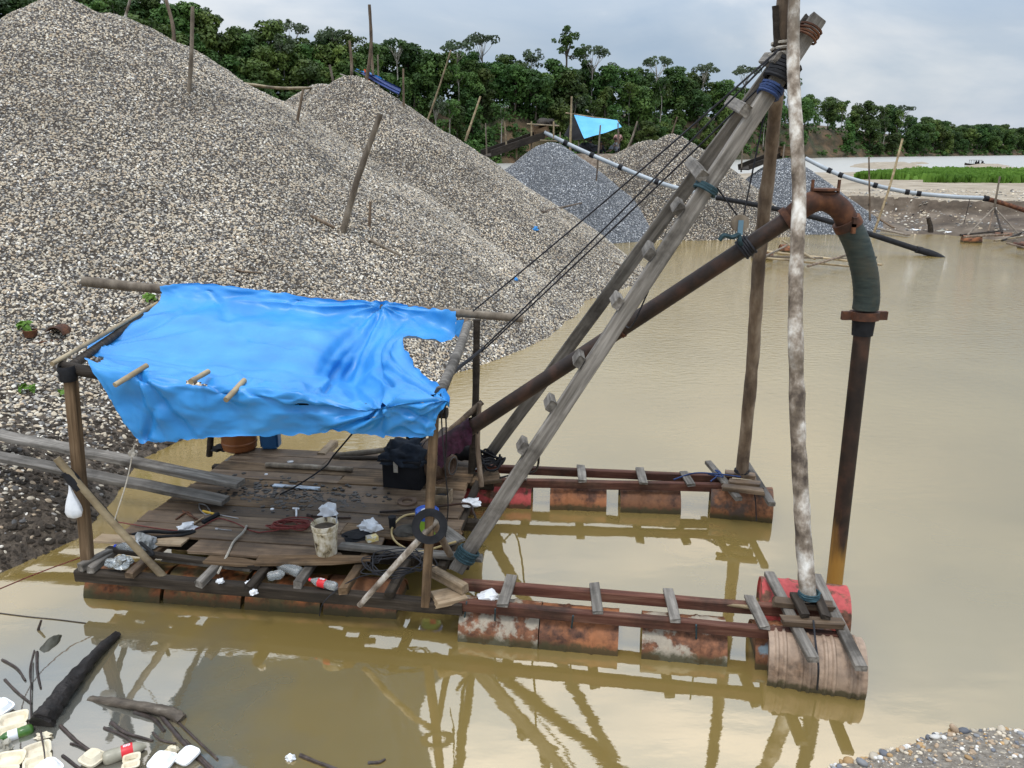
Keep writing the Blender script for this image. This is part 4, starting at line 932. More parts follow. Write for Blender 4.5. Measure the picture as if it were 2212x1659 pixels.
# ------------------------------------------------------------------ blue tarpaulin
def tarp():
    m, nt, b = mnew('blue tarpaulin'); Lk = nt.links.new
    tc = nd(nt, 'ShaderNodeTexCoord'); n1 = nd(nt, 'ShaderNodeTexNoise', i={'Scale': 2.2, 'Detail': 6}); Lk(tc.outputs['Object'], n1.inputs['Vector'])
    rp = ramp(nt, [(.3, (.022, .205, .52)), (.55, (.035, .26, .62)), (.8, (.064, .315, .66))]); Lk(n1.outputs['Fac'], rp.inputs[0]); Lk(rp.outputs[0], b.inputs['Base Color'])
    b.inputs['Roughness'].default_value = .38; b.inputs['Specular IOR Level'].default_value = .45
    n2 = nd(nt, 'ShaderNodeTexNoise', i={'Scale': 9., 'Detail': 7, 'Roughness': .65, 'Distortion': .6}); Lk(tc.outputs['Object'], n2.inputs['Vector'])
    bp = nd(nt, 'ShaderNodeBump', i={'Strength': .28, 'Distance': .012}); Lk(n2.outputs['Fac'], bp.inputs['Height']); Lk(bp.outputs[0], b.inputs['Normal'])
    tl = nd(nt, 'ShaderNodeBsdfTranslucent'); Lk(rp.outputs[0], tl.inputs['Color'])
    ms = nd(nt, 'ShaderNodeMixShader', i={0: .05}); Lk(b.outputs[0], ms.inputs[1]); Lk(tl.outputs[0], ms.inputs[2]); Lk(ms.outputs[0], nt.nodes['Material Output'].inputs[0])
    rows = [[(345, 618), (430, 611), (560, 626), (700, 645), (825, 650), (905, 662), (985, 672)],
            [(343, 652), (425, 650), (555, 662), (695, 682), (815, 692), (890, 700), (976, 733)],
            [(272, 697), (390, 700), (540, 715), (685, 735), (790, 762), (832, 745), (874, 727)],
            [(188, 748), (340, 765), (520, 785), (680, 802), (757, 828), (830, 805), (900, 793)],
            [(192, 788), (310, 806), (470, 830), (640, 846), (775, 862), (870, 853), (967, 850)],
            [(248, 878), (330, 880), (480, 892), (640, 892), (775, 902), (862, 900), (945, 898)],
            [(300, 958), (385, 952), (480, 945), (640, 940), (738, 932), (830, 946), (937, 942)]]
    tY = [0, .06, .36, .68, 1., 1., 1.]
    ctrl = []
    for r, row in enumerate(rows):
        line_ = []
        for c, (x, y) in enumerate(row):
            yb = lerp(YB0, YB1, min(1, max(0, (x-180)/950.)))-.06; yf = lerp(FLT.y, FRT.y, min(1.05, max(-.05, (x-150)/790.)))-.07
            Y = lerp(yb, yf, tY[r])
            if r == 5: Y -= .05+.03*(c % 2)
            if r == 6: Y -= .03-.06*(c % 2)
            line_.append(AY(x, y, Y))
        ctrl.append(line_)
    ctrl[3][4] = AY(757, 826, lerp(YB1, FRT.y, .36)); ctrl[2][4] = AY(788, 752, lerp(YB1, FRT.y, .16)); ctrl[4][4] += Vector((0, .12, -.06)); ctrl[3][5] = AY(832, 800, lerp(YB1, FRT.y, .58))
    S, K = 22, 20
    cols_ = [spline([ctrl[r][c] for r in range(7)], K) for c in range(7)]         # 7 long curves
    nr = len(cols_[0]); grid_ = [spline([cols_[c][i] for c in range(7)], S) for i in range(nr)]
    nc = len(grid_[0])
    anchors = [(0.0, 3.2, 9, .09), (0.9, 4.05, 8, .08), (2.35, 4.05, 9, .08), (4.35, 4.5, 11, .13), (6.0, 4.2, 12, .13), (4.0, 0.2, 11, .10), (0.1, 5.9, 7, .07), (5.9, 5.9, 7, .08), (1.75, 4.0, 8, .07), (3.2, 4.1, 9, .08)]
    CRE = [(0, 3.2, 3.6, 2.9, .05, .16), (0, 3.25, 3.4, 3.55, .05, .15), (0, 3.1, 2.2, 1.0, .05, .2), (0, 3., 1.2, .8, .05, .16), (4, 0, 3.85, 2.9, .07, .12), (4, 0, 4.15, 2.9, -.05, .10), (4, .1, 3.2, 2.8, .06, .15), (3.35, 3.7, 3.8, 1.6, .08, .16), (4.9, 3.6, 4.6, 1.2, .08, .16), (.95, 4, 1.35, 6, .07, .16), (.95, 4, .5, 6, .05, .2), (2., 4.1, 2.35, 6, .06, .2), (4.35, 4.55, 3.8, 6, .08, .16), (4.35, 4.55, 4.9, 6, .09, .14), (4.35, 4.55, 6, 5.3, .06, .14), (4.35, 4.55, 6, 4.4, .06, .12), (4.35, 4.55, 3., 4.9, .07, .16), (4.35, 4.55, 3.3, 4.2, .05, .12), (6, 4.2, 4.9, 2.8, .06, .12), (6, 4.2, 5.2, 2.4, .05, .10), (6, 4.2, 4.9, 3.5, .05, .1), (2.4, 4.1, 3.2, 5.4, .05, .16), (1.2, .4, 1.9, 2.4, .03, .12), (2.6, .3, 2.2, 1.9, .03, .12), (.2, 5.9, 1.6, 4.4, .05, .2), (2.0, 2.2, 3.4, 2.55, .03, .1)]
    V = []
    for i in range(nr):
        for j in range(nc):
            p = grid_[i][j]; r = i/K; c = j/S
            a_ = grid_[min(i+1, nr-1)][j]-grid_[max(i-1, 0)][j]; b2 = grid_[i][min(j+1, nc-1)]-grid_[i][max(j-1, 0)]
            n_ = b2.cross(a_); n_ = n_.normalized() if n_.length > 1e-6 else Vector((0, 0, 1))
            d = .030*noise.noise(Vector((c*1.1, r*1.4, 1)))+.006*noise.noise(Vector((c*4, r*4, 5)))
            d += .045*(.35-abs(noise.noise(Vector((c*1.5+r*.9, r*.8-c*.3, 7)))))+.010*(.3-abs(noise.noise(Vector((c*3.4-r*1.5, r*2.4, 17)))))
            for (ac, ar, k, amp) in anchors:
                dx, dy = c-ac, (r-ar)*.9; q = math.hypot(dx, dy); th = math.atan2(dy, dx)
                w = abs(math.sin(th*k*.5+1.7*noise.noise(Vector((ac, ar, q*.8)))))
                d += amp*.7*(w-.6)*math.exp(-q/.75)*min(1, q*3.5)
            d += .025*(abs(math.sin((c*1.1+r*.35)*3.3+1.3*noise.noise(Vector((c*.7, r*.7, 9)))))-.6)*sstep(4.0, 4.7, r)     # hanging hem pleats
            d += .030*(abs(math.sin(r*3.2+c*.5+1.5*noise.noise(Vector((c*.5, r, 3)))))-.6)*(1 if r < 4 else 0)*sstep(5.2, 3.5, c)
            for (ca, ra, cb, rb_, am, wd) in CRE:
                ux, uy = cb-ca, rb_-ra; tt = max(0, min(1, ((c-ca)*ux+(r-ra)*uy)/(ux*ux+uy*uy))); q = math.hypot(c-ca-tt*ux, r-ra-tt*uy)
                wq = wd*(.5+1.0*tt)
                if q < wq*3: d += am*(1-.45*tt)*max(0, 1-q/wq-.25*max(0, q/wq-1)) if q < wq else 0
            ed = min(i, nr-1-i, j, nc-1-j)
            jt = Vector((noise.noise(Vector((c*6, r*6, 1))), 0, noise.noise(Vector((c*6, r*6, 8)))))*.03 if ed == 0 else Vector((0, 0, 0))
            V.append(p+n_*d*(1 if ed > 0 else .5)+jt)
    holes = [(1.72, 4.02, .14, .10), (4.45, 4.35, .07, .16), (3.05, 4.75, .10, .10), (5.35, 4.42, .12, .05), (4.35, 4.95, .04, .06), (.12, 3.5, .22, .20)]
    Fc = []
    for i in range(nr-1):
        for j in range(nc-1):
            r = (i+.5)/K; c = (j+.5)/S
            if any(((c-a)/w)**2+((r-b_)/h)**2 < 1 for a, b_, w, h in holes): continue
            Fc.append((i*nc+j, i*nc+j+1, (i+1)*nc+j+1, (i+1)*nc+j))
    mb = MB(); mb.v = [tuple(p) for p in V]; mb.f = Fc
    o = mb.build('tarpaulin', m, smooth=True, angle=180)
    tag(o, 'torn bright blue tarpaulin stretched over the raft shelter', 'tarpaulin')
    # the corner wrapped round the rear pole beyond the post
    f = MB(); a = AY(986, 690, BRT.y); f.add([AY(986, 692, BRT.y), AY(1008, 690, BRT.y), AY(1003, 722, BRT.y-.04), AY(992, 730, BRT.y-.03), AY(982, 722, BRT.y-.02)], [(0, 1, 2, 3, 4)])
    f.build('corner_flap', m, o)
    return o, m
tarp_o, blue_m = tarp()

# ------------------------------------------------------------------ things on and round the raft
def hit(x, y, *fz):                     # where that bearing meets the heaps or the bank
    r = bearing(x, y); t = 4.
    while t < 90:
        p = Vector((0, 0, CAM_H))+r*t
        if p.z < max(f(p.x, p.y) for f in fz): return p
        t += .04
    return Vector((0, 0, CAM_H))+r*60
z1, z2 = pile_z(P1), pile_z(P2); z3, z4, z5 = pile_z([(*A3, .74)]), pile_z([(*A4, .63), (*A4b, .63)]), pile_z([(*A5, .70)])
def D(x, y, dz=0.): return G(x, y, DZ+dz)

def gangplank(label, a, b_, w, h):
    o = plank('gangplank', a, b_, w, h, w_grey, jit=.008); return tag(o, label, 'plank')
gangplank('long grey gangplank from the mud bank to the deck, its end blackened', G(-70, 925, .98), G(520, 1045, .60), .20, .07)
gangplank('lower grey gangplank beside the tarp cord, its square end on the deck', G(-70, 974, .90), G(488, 1082, .57), .19, .06)

# bucket of mud
bk = thing('bucket', 'cream paint-spattered bucket with mud in it on the deck', 'bucket', D(706, 1196))
bm_ = mat('spattered cream plastic', [(.38, (.07, .05, .03)), (.44, (.36, .29, .17)), (.56, (.58, .52, .40)), (.7, (.72, .68, .58))], scale=(14, 14, 9), rough=.6, bump=.15, rnd=0)
Mb = T(D(706, 1196))
MB().lathe([(0, .004), (.105, .004), (.108, .01), (.128, .28), (.133, .28), (.134, .295), (.131, .30), (.140, .32), (.142, .36), (.133, .362), (.128, .355), (.118, .29), (.10, .02)], 28, M=Mb).build('pail', bm_, bk, smooth=True, angle=35)
MB().lathe([(0, .315), (.06, .322), (.125, .305)], 20, M=Mb).build('mud', mud, bk, smooth=True)
rope('stick', [D(735, 1196)+Vector((-.02, 0, .3)), D(733, 1190)+Vector((0, .0, .42))], .008, steel, bk)

def crumple(mb, c, sx, sy, sz, seed, n=3, rough_=.35):
    b_ = bmesh.new(); bmesh.ops.create_icosphere(b_, subdivisions=n, radius=1)
    vs = []
    for v_ in b_.verts:
        p = v_.co.copy(); k = 1+rough_*noise.fractal(p*1.8+Vector((seed, 0, 0)), 1., 2., 4)+.18*abs(noise.noise(p*4+Vector((0, seed, 0))))
        vs.append(Vector((p.x*sx*k, p.y*sy*k, max(-.2, p.z)*sz*k)))
    fs = [tuple(v_.index for v_ in f.verts) for f in b_.faces]; b_.free()
    zm = min(v_.z for v_ in vs)
    mb.add([v_-Vector((0, 0, zm))+Vector(c) for v_ in vs], fs); return mb
def bag(label, c, s, seed, mt=None, name='plastic_bag', cat='plastic bag'):
    o = crumple(MB(), c, s[0], s[1], s[2], seed, rough_=.6).build(name, mt or white, smooth=True, angle=50); return tag(o, label, cat)
clear = mat('clear cloudy plastic', [(.3, (.5, .52, .5)), (.7, (.72, .74, .72))], rough=.15, bump=.1, trans=.75, rnd=.05)
bag('white plastic bag crumpled behind the cream bucket', D(708, 1112), (.11, .08, .10), 3)
bag('white plastic bag knotted beside the yellow carton', D(800, 1144), (.12, .08, .09), 8)
bag('white rag bundle with a yellow patch among the tools', D(405, 1142), (.09, .07, .05), 12)
bag('clear plastic bag stuffed under the left front boards', G(258, 1222, .44), (.12, .09, .07), 22, clear)
bag('white plastic scrap lying on the near pontoon drum', G(1057, 1292, .28), (.10, .07, .05), 31)
bag('white foil bag tied by the ladder foot', G(1018, 1090, .52), (.10, .08, .06), 41)
bag('black oily cloth heap beside the orange barrel', D(478, 972), (.12, .09, .06), 51, black, 'cloth_heap', 'cloth')
bag('black plastic sheet crumpled right of the cream bucket', D(770, 1158), (.15, .12, .02), 55, black, 'plastic_sheet', 'plastic sheet')
bag('striped grey bag strapped down on the left front corner', D(312, 1182, -.02), (.11, .09, .10), 61, mat('dirty grey sack', [(.35, (.05, .055, .05)), (.55, (.3, .31, .31)), (.75, (.5, .52, .54))], scale=(20, 4, 4), rough=.6, bump=.3), 'sack', 'sack')
rope_o = tag(rope('strap', [D(285, 1155, .01), D(320, 1148, .03), D(370, 1150, .02), D(420, 1148, .01), D(390, 1156, .02), D(340, 1160, .03), D(300, 1165, .05), D(330, 1195, .12), D(320, 1200, .0)], .018, black), 'black webbing strap tangled on the left front boards', 'strap')
# hanging white bag on the brace
hb = AY(150, 1048, pf.y-.16); vs_ = []
hm = MB(); pr_ = [(.008, 0), (.014, -.04), (.03, -.10), (.055, -.17), (.075, -.24), (.082, -.29), (.07, -.335), (.03, -.355), (0, -.358)]
hm.lathe([(r_*1., z_) for r_, z_ in pr_], 18)
hm.v = [(x*(1+.14*math.sin(5*math.atan2(y, x)+z*9)), y*.75*(1+.1*math.sin(7*math.atan2(y, x))), z) for x, y, z in hm.v]
hm.v = [tuple(Vector(p)+hb) for p in hm.v]
tag(hm.build('hanging_bag', white, smooth=True, angle=60), 'white carrier bag hanging from the bamboo brace', 'plastic bag')

# rope coils, cords, cables
def coil(name, label, c, rx, ry, n, r, mt, tails=(), seed=1, flat=.015, cat='rope'):
    rg = random.Random(seed); pts = []
    for i in range(n*9):
        a = 2*math.pi*i/9+rg.uniform(-.15, .15); k = rg.uniform(.72, 1.1); tilt = rg.uniform(-.1, .1)
        pts.append(c+Vector((math.cos(a)*rx*k+.04*math.sin(i*.21), math.sin(a)*ry*k+.03*math.cos(i*.17), r+flat*rg.random()*2+.0006*i)))
    pts += [Vector(t) for t in tails]
    return tag(rope(name, pts, r, mt, sub=3, n=5), label, cat)
coil('rope_coil', 'coil of thin red rope on the deck boards', D(628, 1140), .22, .10, 9, .007, roper, (D(560, 1150, .01), D(510, 1130, .01), D(470, 1120, .02), D(430, 1140, .01), D(380, 1146, .01), D(300, 1135, .02), D(240, 1125, .02)), 3)
coil('cable_coil', 'loose loops of black cable over the open front joists', G(860, 1230, .50), .34, .20, 7, .006, cable, (G(800, 1240, .5), G(745, 1262, .46), G(700, 1300, .33), G(690, 1330, .12)), 6, .05, 'cable')
tag(rope('cord', [AY(290, 962, FLT.y-.1), AY(275, 1035, FLT.y-.08), AY(255, 1100, pf.y-.1), AY(246, 1128, pf.y-.12)], .006, ropew), 'pale cord from the tarp corner to the bamboo brace', 'cord')
bag('pale rag knotted in the cord under the tarp corner', AY(287, 985, FLT.y-.1), (.035, .03, .05), 71, ropew, 'rag', 'rag')
tag(rope('mooring_line', [G(-40, 1290, .9), G(0, 1272, .62), G(90, 1235, .5), G(200, 1195, .46)], .006, roper), 'red mooring line from the shore to the left corner of the raft', 'rope')
tag(rope('net_rope', [D(470, 1240, -.1), D(490, 1200, .0), D(505, 1170, .02), D(525, 1150, .03), D(533, 1136, .02)], .014, ropew), 'frayed pale net rope lying towards the front edge', 'rope')
tag(rope('anchor_rope', [AY(870/1.0-110, 938, 8.6), D(720, 985, .3), D(700, 1010, .15), D(640, 1050, .05), D(605, 1068, .01)], .011, black), 'knotted black rope slanting down to the deck from under the tarp', 'rope')
tag(rope('yellow_hose', [D(950, 1108, .02), D(880, 1112, .03), D(850, 1135, .02), D(848, 1160, .02), D(868, 1180, .02), D(905, 1192, .02), D(985, 1170, .03)], .012, mat('yellow hose', [(.3, (.35, .25, .10)), (.7, (.5, .38, .18))], rough=.5, bump=0)), 'yellow hose curled round the front right post', 'hose')
tag(rope('bent_rod', [D(820, 1106, .03), D(870, 1103, .03), D(945, 1094, .05), D(1010, 1088, .10), D(1022, 1105, .08), D(1028, 1120, .02)], .014, darkpipe), 'long bent iron rod with a fat handle over the deck edge', 'rod')

# drums and cans at the back of the deck
ob = thing('barrel', 'short orange-brown plastic barrel at the back of the deck', 'barrel', D(519, 969))
om_ = mat('orange brown plastic', [(.3, (.20, .062, .016)), (.7, (.34, .115, .03))], rough=.5, bump=.1)
MB().lathe([(0, 0), (.20, 0), (.235, .03), (.24, .10), (.25, .11), (.25, .13), (.24, .14), (.245, .30), (.25, .31), (.25, .33), (.24, .34), (.23, .42), (.2, .44), (0, .44)], 28, M=T(D(519, 969))).build('shell', om_, ob, smooth=True, angle=35)
MB().lathe([(.04, .44), (.04, .475), (0, .475)], 14, M=T(D(519, 969)+Vector((.1, 0, 0)))).build('bung', black, ob, smooth=True, angle=35)
jc = thing('jerry_can', 'dark blue jerry can beside the orange barrel', 'jerry can', D(586, 966))
jm = mat('dark blue plastic', [(.3, (.008, .05, .13)), (.7, (.02, .10, .22))], rough=.45, bump=.05)
jb = bmesh.new(); bmesh.ops.create_cube(jb, size=1); bmesh.ops.scale(jb, vec=(.26, .2, .34), verts=jb.verts); bmesh.ops.bevel(jb, geom=jb.edges[:], offset=.03, segments=2, affect='EDGES')
jmb = MB(); jmb.add([v_.co+D(586, 966)+Vector((0, 0, .17)) for v_ in jb.verts], [tuple(v_.index for v_ in f.verts) for f in jb.faces]); jb.free(); jmb.build('shell', jm, jc, smooth=True, angle=30)
rope('handle', [D(586, 966)+Vector((-.08, 0, .34)), D(586, 966)+Vector((-.04, 0, .40)), D(586, 966)+Vector((.05, 0, .40)), D(586, 966)+Vector((.08, 0, .34))], .016, jm, jc)
MB().lathe([(.035, .33), (.035, .385), (0, .385)], 12, M=T(D(586, 966)+Vector((.1, 0, 0)))).build('cap', black, jc, smooth=True, angle=30)
tag(logpole('deck_log', [D(574, 1004, .035), D(660, 1008, .035), D(762, 1014, .035)], .035, .032, drift), 'straight peeled log lying across the back of the deck', 'log')
tag(plank('puddle_shine', D(590, 1048, .008), D(690, 1055, .008), .07, .015, mat('pale blue painted shine', [(.4, (.12, .11, .10)), (.5, (.42, .5, .58)), (.7, (.6, .66, .72))], scale=(4, 20, 20), rough=.3, bump=.2)), 'pale blue strip painted as puddle shine in the deck mud', 'board')  # flat pale strip, its colour stands in for the shine of a wet puddle
# mud trodden over the middle of the deck
mm = MB(); rg = random.Random(5)
for i in range(420):
    t = rg.random(); x = rg.gauss(640, 110); y = rg.gauss(1070, 16)+(x-640)*.06
    if not 470 < x < 850: continue
    s = rg.uniform(.006, .028); crumple(mm, D(x, y)-Vector((0, 0, .004)), s*1.4, s*1.3, s*.7, i, n=1)
mo = mm.build('mud_clods', mat('black mud', [(.3, (.012, .010, .008)), (.7, (.04, .032, .025))], scale=(20, 20, 20), rough=.45, bump=.4), smooth=True); stuff(mo); tag(mo, 'black mud clods trodden over the middle of the deck', 'mud')

# crate of clothes, tub, pump
cm_ = mat('black crate plastic', [(.3, (.006, .006, .007)), (.7, (.016, .016, .018))], rough=.7, bump=.1, rnd=0, spec=.15)
cw = D(828, 1052); cx_ = (D(908, 1060)-cw).normalized(); cy_ = Vector((-cx_.y, cx_.x, 0)); cl_ = (D(908, 1060)-cw).length
ct = thing('crate', 'black plastic crate beside the pump, topped with dark clothes', 'crate', cw+cx_*cl_/2+cy_*.22)
Mc = Matrix((cx_, cy_, Vector((0, 0, 1)))).transposed().to_4x4(); Mc.translation = cw
for nm, c, d in (('wall', (cl_/2, .01, .19), (cl_, .02, .38)), ('wall', (cl_/2, .42, .19), (cl_, .02, .38)), ('wall', (.01, .215, .19), (.02, .386, .38)), ('wall', (cl_-.01, .215, .19), (.02, .386, .38)), ('floor', (cl_/2, .215, .012), (cl_-.046, .384, .02)), ('rim', (cl_/2, -.012, .365), (cl_+.03, .018, .03))):
    MB().box(c, d).build(nm, cm_, ct, M=Mc)
navy = mat('navy cloth', [(.3, (.004, .006, .010)), (.55, (.009, .014, .023)), (.8, (.024, .034, .048))], scale=(7, 7, 7), rough=.9, bump=.6, bscale=(12, 12, 12), dist=.03)
tag(crumple(MB(), cw+cx_*cl_*.5+cy_*.2+Vector((0, 0, .30)), .28, .22, .20, 5, n=4, rough_=.45).build('clothes_heap', navy, smooth=True, angle=80), 'heap of navy clothes in the black crate', 'clothes')
MB().box((.19, -.028, .30), (.055, .01, .14)).build('rag', ropew, ct, M=Mc)
tb = thing('tub', 'open blue tub with scraps behind the clothes crate', 'tub', D(900, 985))
tm_ = mat('bright blue plastic', [(.3, (.012, .06, .36)), (.7, (.03, .12, .5))], rough=.35, bump=0, rnd=.05)
MB().lathe([(0, .32), (.13, .32), (.15, .34), (.155, .40), (.175, .41), (.175, .425), (.15, .425), (.14, .36), (.0, .355)], 24, M=T(D(900, 985))).build('bowl', tm_, tb, smooth=True, angle=35)
MB().lathe([(0, 0), (.14, 0), (.14, .31), (0, .31)], 20, M=T(D(900, 985))).build('stand', black, tb, smooth=True, angle=35)
pu = thing('dredge_pump', 'brown rusted pump casing with a round flange beside the suction pipe', 'pump', D(945, 1044))
pc_ = D(940, 1040)+Vector((0, .1, .26)); Mp = T(pc_) @ Matrix.Rotation(math.radians(-24), 4, 'Z')
pm_ = mat('muddy brown iron', [(.3, (.055, .032, .020)), (.55, (.125, .078, .05)), (.8, (.21, .15, .10))], scale=(6, 6, 6), rough=.7, bump=.3, rnd=0)
MB().lathe([(0, -.20), (.20, -.20), (.25, -.17), (.25, -.14), (.265, -.14), (.265, -.11), (.25, -.11), (.25, .08), (.21, .15), (.13, .17), (.0, .17)], 32, ax='x', M=Mp).build('casing', pm_, pu, smooth=True, angle=35)
MB().lathe([(.085, .15), (.085, .24), (.14, .24), (.14, .275), (.095, .275), (.09, .20), (0, .20)], 24, ax='x', M=Mp @ T((0, -.04, -.02))).build('inlet_flange', pm_, pu, smooth=True, angle=35)
MB().lathe([(.105, .276), (.12, .276), (.12, .284), (.105, .284)], 24, ax='x', M=Mp @ T((0, -.04, -.02))).build('flange_ring', steel, pu, smooth=True, angle=35)
MB().lathe([(0, -.2), (.14, -.2), (.16, -.12), (.15, .0), (.165, .02), (.165, .06), (.15, .08), (.13, .22), (0, .22)], 22, ax='x', M=T(D(985, 1010)+Vector((.05, .15, .22))) @ Matrix.Rotation(math.radians(-30), 4, 'Z')).build('motor', black, pu, smooth=True, angle=35)
MB().tube([ps, ps+(ps-pe).normalized()*.35, D(962, 1010)+Vector((0, .15, .42))], [.085, .09, .1], 16).build('outlet', darkpipe, pu, smooth=True)
for sx in (-.12, .1): MB().box((sx, 0, -.235), (.08, .34, .05), Mp).build('foot', pm_, pu)
# maroon shirt over the pipe end
mar = mat('maroon cloth', [(.3, (.020, .005, .011)), (.55, (.055, .010, .028)), (.8, (.10, .025, .055))], scale=(9, 9, 9), rough=.9, bump=.6, bscale=(14, 14, 14), dist=.03, dirt=((.012, .012, .014), .8), dscale=3)
axd = (pe-ps).normalized(); sd_ = axd.cross(Vector((0, 0, 1))).normalized(); sm = MB(); nu, nv = 26, 30; s0 = ps-axd*.34
for i in range(nu+1):
    for j in range(nv+1):
        t = i/nu; w = (j/nv-.5)*2; arc = w*(.34+.08*noise.noise(Vector((t*4, 1 if w > 0 else 5, 0)))); rr_ = .112
        if abs(arc) < rr_*1.4: a = arc/rr_; off = sd_*math.sin(a)*rr_+axd.cross(sd_)*-math.cos(a)*rr_
        else:
            sg = 1 if arc > 0 else -1; dn_ = abs(arc)-rr_*1.4
            off = sd_*sg*(rr_*math.sin(1.4)+.04*math.sin(dn_*7)+.06*noise.noise(Vector((t*7, dn_*6, sg))))+Vector((0, 0, -rr_*.1-dn_*(.85+.35*noise.noise(Vector((t*3, sg*3, 0))))))
        p = s0+axd*(t*.52)+off+Vector((0, 0, .02*noise.noise(Vector((t*9, w*6, 2)))))
        sm.v.append(tuple(p))
sm.f = [(i*(nv+1)+j, i*(nv+1)+j+1, (i+1)*(nv+1)+j+1, (i+1)*(nv+1)+j) for i in range(nu) for j in range(nv)]
tag(sm.build('shirt', mar, smooth=True, angle=180), 'dark maroon shirt draped over the lower end of the suction pipe', 'shirt')
coil('hose_tangle', 'tangle of black hoses beside the far ladder foot', G(1052, 1012, .50), .20, .14, 5, .016, black, (), 9, .1, 'hose')
# small gear round the front right post
wb = thing('wooden_box', 'small open wooden box behind the front right post', 'box', D(954, 1088))
Mw = T(D(954, 1088)) @ Matrix.Rotation(RA-.08, 4, 'Z')
for c, d in (((0, -.11, .08), (.22, .016, .16)), ((0, .11, .08), (.22, .016, .16)), ((-.102, 0, .08), (.016, .204, .16)), ((.102, 0, .08), (.016, .204, .16)), ((0, 0, .008), (.188, .204, .014))): MB().box(c, d).build('panel', w_pale, wb, M=Mw)
MB().lathe([(0, .02), (.07, .02), (.06, .11), (0, .13)], 10, M=Mw).build('contents', black, wb)
bb = thing('paint_bucket', 'small bucket with bright blue lid and green side behind the rubber ring', 'bucket', D(924, 1150))
MB().lathe([(0, 0), (.10, 0), (.118, .22), (0, .22)], 26, M=T(D(924, 1150))).build('pail', mat('lime plastic', [(.3, (.22, .38, .03)), (.7, (.32, .5, .06))], rough=.4, bump=0), bb, smooth=True, angle=35)
MB().lathe([(.118, .20), (.13, .20), (.132, .275), (.125, .28), (.115, .265), (.07, .262), (0, .262)], 26, M=T(D(924, 1150))).build('lid', tm_, bb, smooth=True, angle=35)
MB().lathe([(0, .264), (.065, .265), (.07, .2655)], 20, M=T(D(924, 1150)+Vector((.0, 0, .001)))).build('lid_label', white, bb)
MB().box((.035, -.108, .08), (.07, .012, .075), T(D(924, 1150))).build('side_label', mat('red print', [(.3, (.5, .03, .02)), (.7, (.6, .06, .04))], rough=.5, bump=0), bb)
rr_ = AY(928, 1137, pf2.y-.07); Mr = T(rr_) @ Matrix.Rotation(math.radians(72), 4, 'X') @ Matrix.Rotation(.1, 4, 'Y')
ringp = [(.095, -.013), (.165, -.013), (.168, 0), (.165, .013), (.095, .013), (.092, 0), (.095, -.013)]
rb = MB().lathe(ringp, 36, M=Mr).build('rubber_ring', black, smooth=True, angle=35); tag(rb, 'flat black rubber ring hung on the front right post', 'gasket')
Mf = T(D(880, 1086)+Vector((0, 0, .015)))
tag(MB().lathe([(.065, -.014), (.12, -.014), (.12, .014), (.09, .016), (.065, .014), (.065, -.014)], 30, M=Mf).build('flange_ring', pm_, smooth=True, angle=35), 'rusty iron flange ring lying flat on the deck', 'flange')
tag(MB().lathe([(0, 0), (.036, 0), (.043, .13), (.046, .13), (.046, .14), (.012, .145), (0, .145)], 18, M=T(D(848, 1140))).build('cup', black, smooth=True, angle=35), 'small black cup beside the grey sandbag', 'cup')
tag(crumple(MB(), D(876, 1152), .13, .10, .07, 77, n=3, rough_=.25).build('sandbag', mat('grey sacking', [(.3, (.05, .044, .035)), (.7, (.12, .105, .085))], scale=(12, 12, 12), rough=.9, bump=.5), smooth=True), 'dark grey sandbag next to the black cup', 'sandbag')
crt = thing('carton', 'small yellow and white carton on the broken front boards', 'carton', D(804, 1170))
Mx = T(D(804, 1168)) @ Matrix.Rotation(.5, 4, 'Z')
MB().box((0, 0, .03), (.12, .085, .05), Mx).build('box', mat('yellow print', [(.38, (.6, .56, .42)), (.5, (.62, .45, .10)), (.62, (.66, .62, .5))], scale=(18, 18, 18), rough=.6, bump=0), crt); MB().box((-.035, 0, .0565), (.05, .087, .002), Mx).build('flap', ropew, crt)
# hand tools
def tool(name, label, parts, loc, cat):
    t = thing(name, label, cat, loc)
    for nm, pts, r, m_ in parts: rope(nm, pts, r, m_, t)
tool('screwdriver', 'long screwdriver with a yellow handle on the deck', [('handle', [D(438, 1104, .015), D(462, 1110, .015)], .014, mat('yellow plastic', [(.3, (.55, .33, .03)), (.7, (.65, .42, .05))], rough=.4, bump=0)), ('shaft', [D(462, 1110, .012), D(515, 1120, .01)], .006, steel)], D(460, 1110), 'screwdriver')
tool('tongs', 'open rusty tongs lying on the deck', [('jaw', [D(380, 1122, .012), D(405, 1106, .02), D(420, 1120, .015)], .011, rust), ('jaw', [D(395, 1104, .015), D(412, 1114, .02), D(440, 1128, .012)], .011, rust)], D(400, 1112), 'tongs')
tool('hammer', 'hammer with a black head lying by the white rag', [('handle', [D(420, 1130, .02), D(440, 1118, .02)], .012, w_pale), ('head', [D(438, 1128, .025), D(472, 1110, .03)], .026, black)], D(440, 1120), 'hammer')
tool('spanner', 'steel spanner on the middle deck boards', [('shaft', [D(470, 1143, .006), D(500, 1146, .006)], .007, steel), ('jaw', [D(466, 1142, .007), D(472, 1143, .007)], .013, steel)], D(485, 1145), 'spanner')
tool('chain_link', 'large steel chain link beside the screwdriver', [('link', [D(430, 1088, .01), D(445, 1092, .01), D(455, 1108, .01), D(445, 1112, .01), D(432, 1100, .01), D(430, 1088, .01)], .008, steel)], D(440, 1100), 'chain link')
tool('bolt', 'small white metal fitting left of the plastic bag', [('shaft', [D(640, 1098, .03), D(640, 1115, .01)], .012, white), ('head', [D(632, 1098, .03), D(646, 1099, .03)], .012, white)], D(640, 1110), 'fitting')
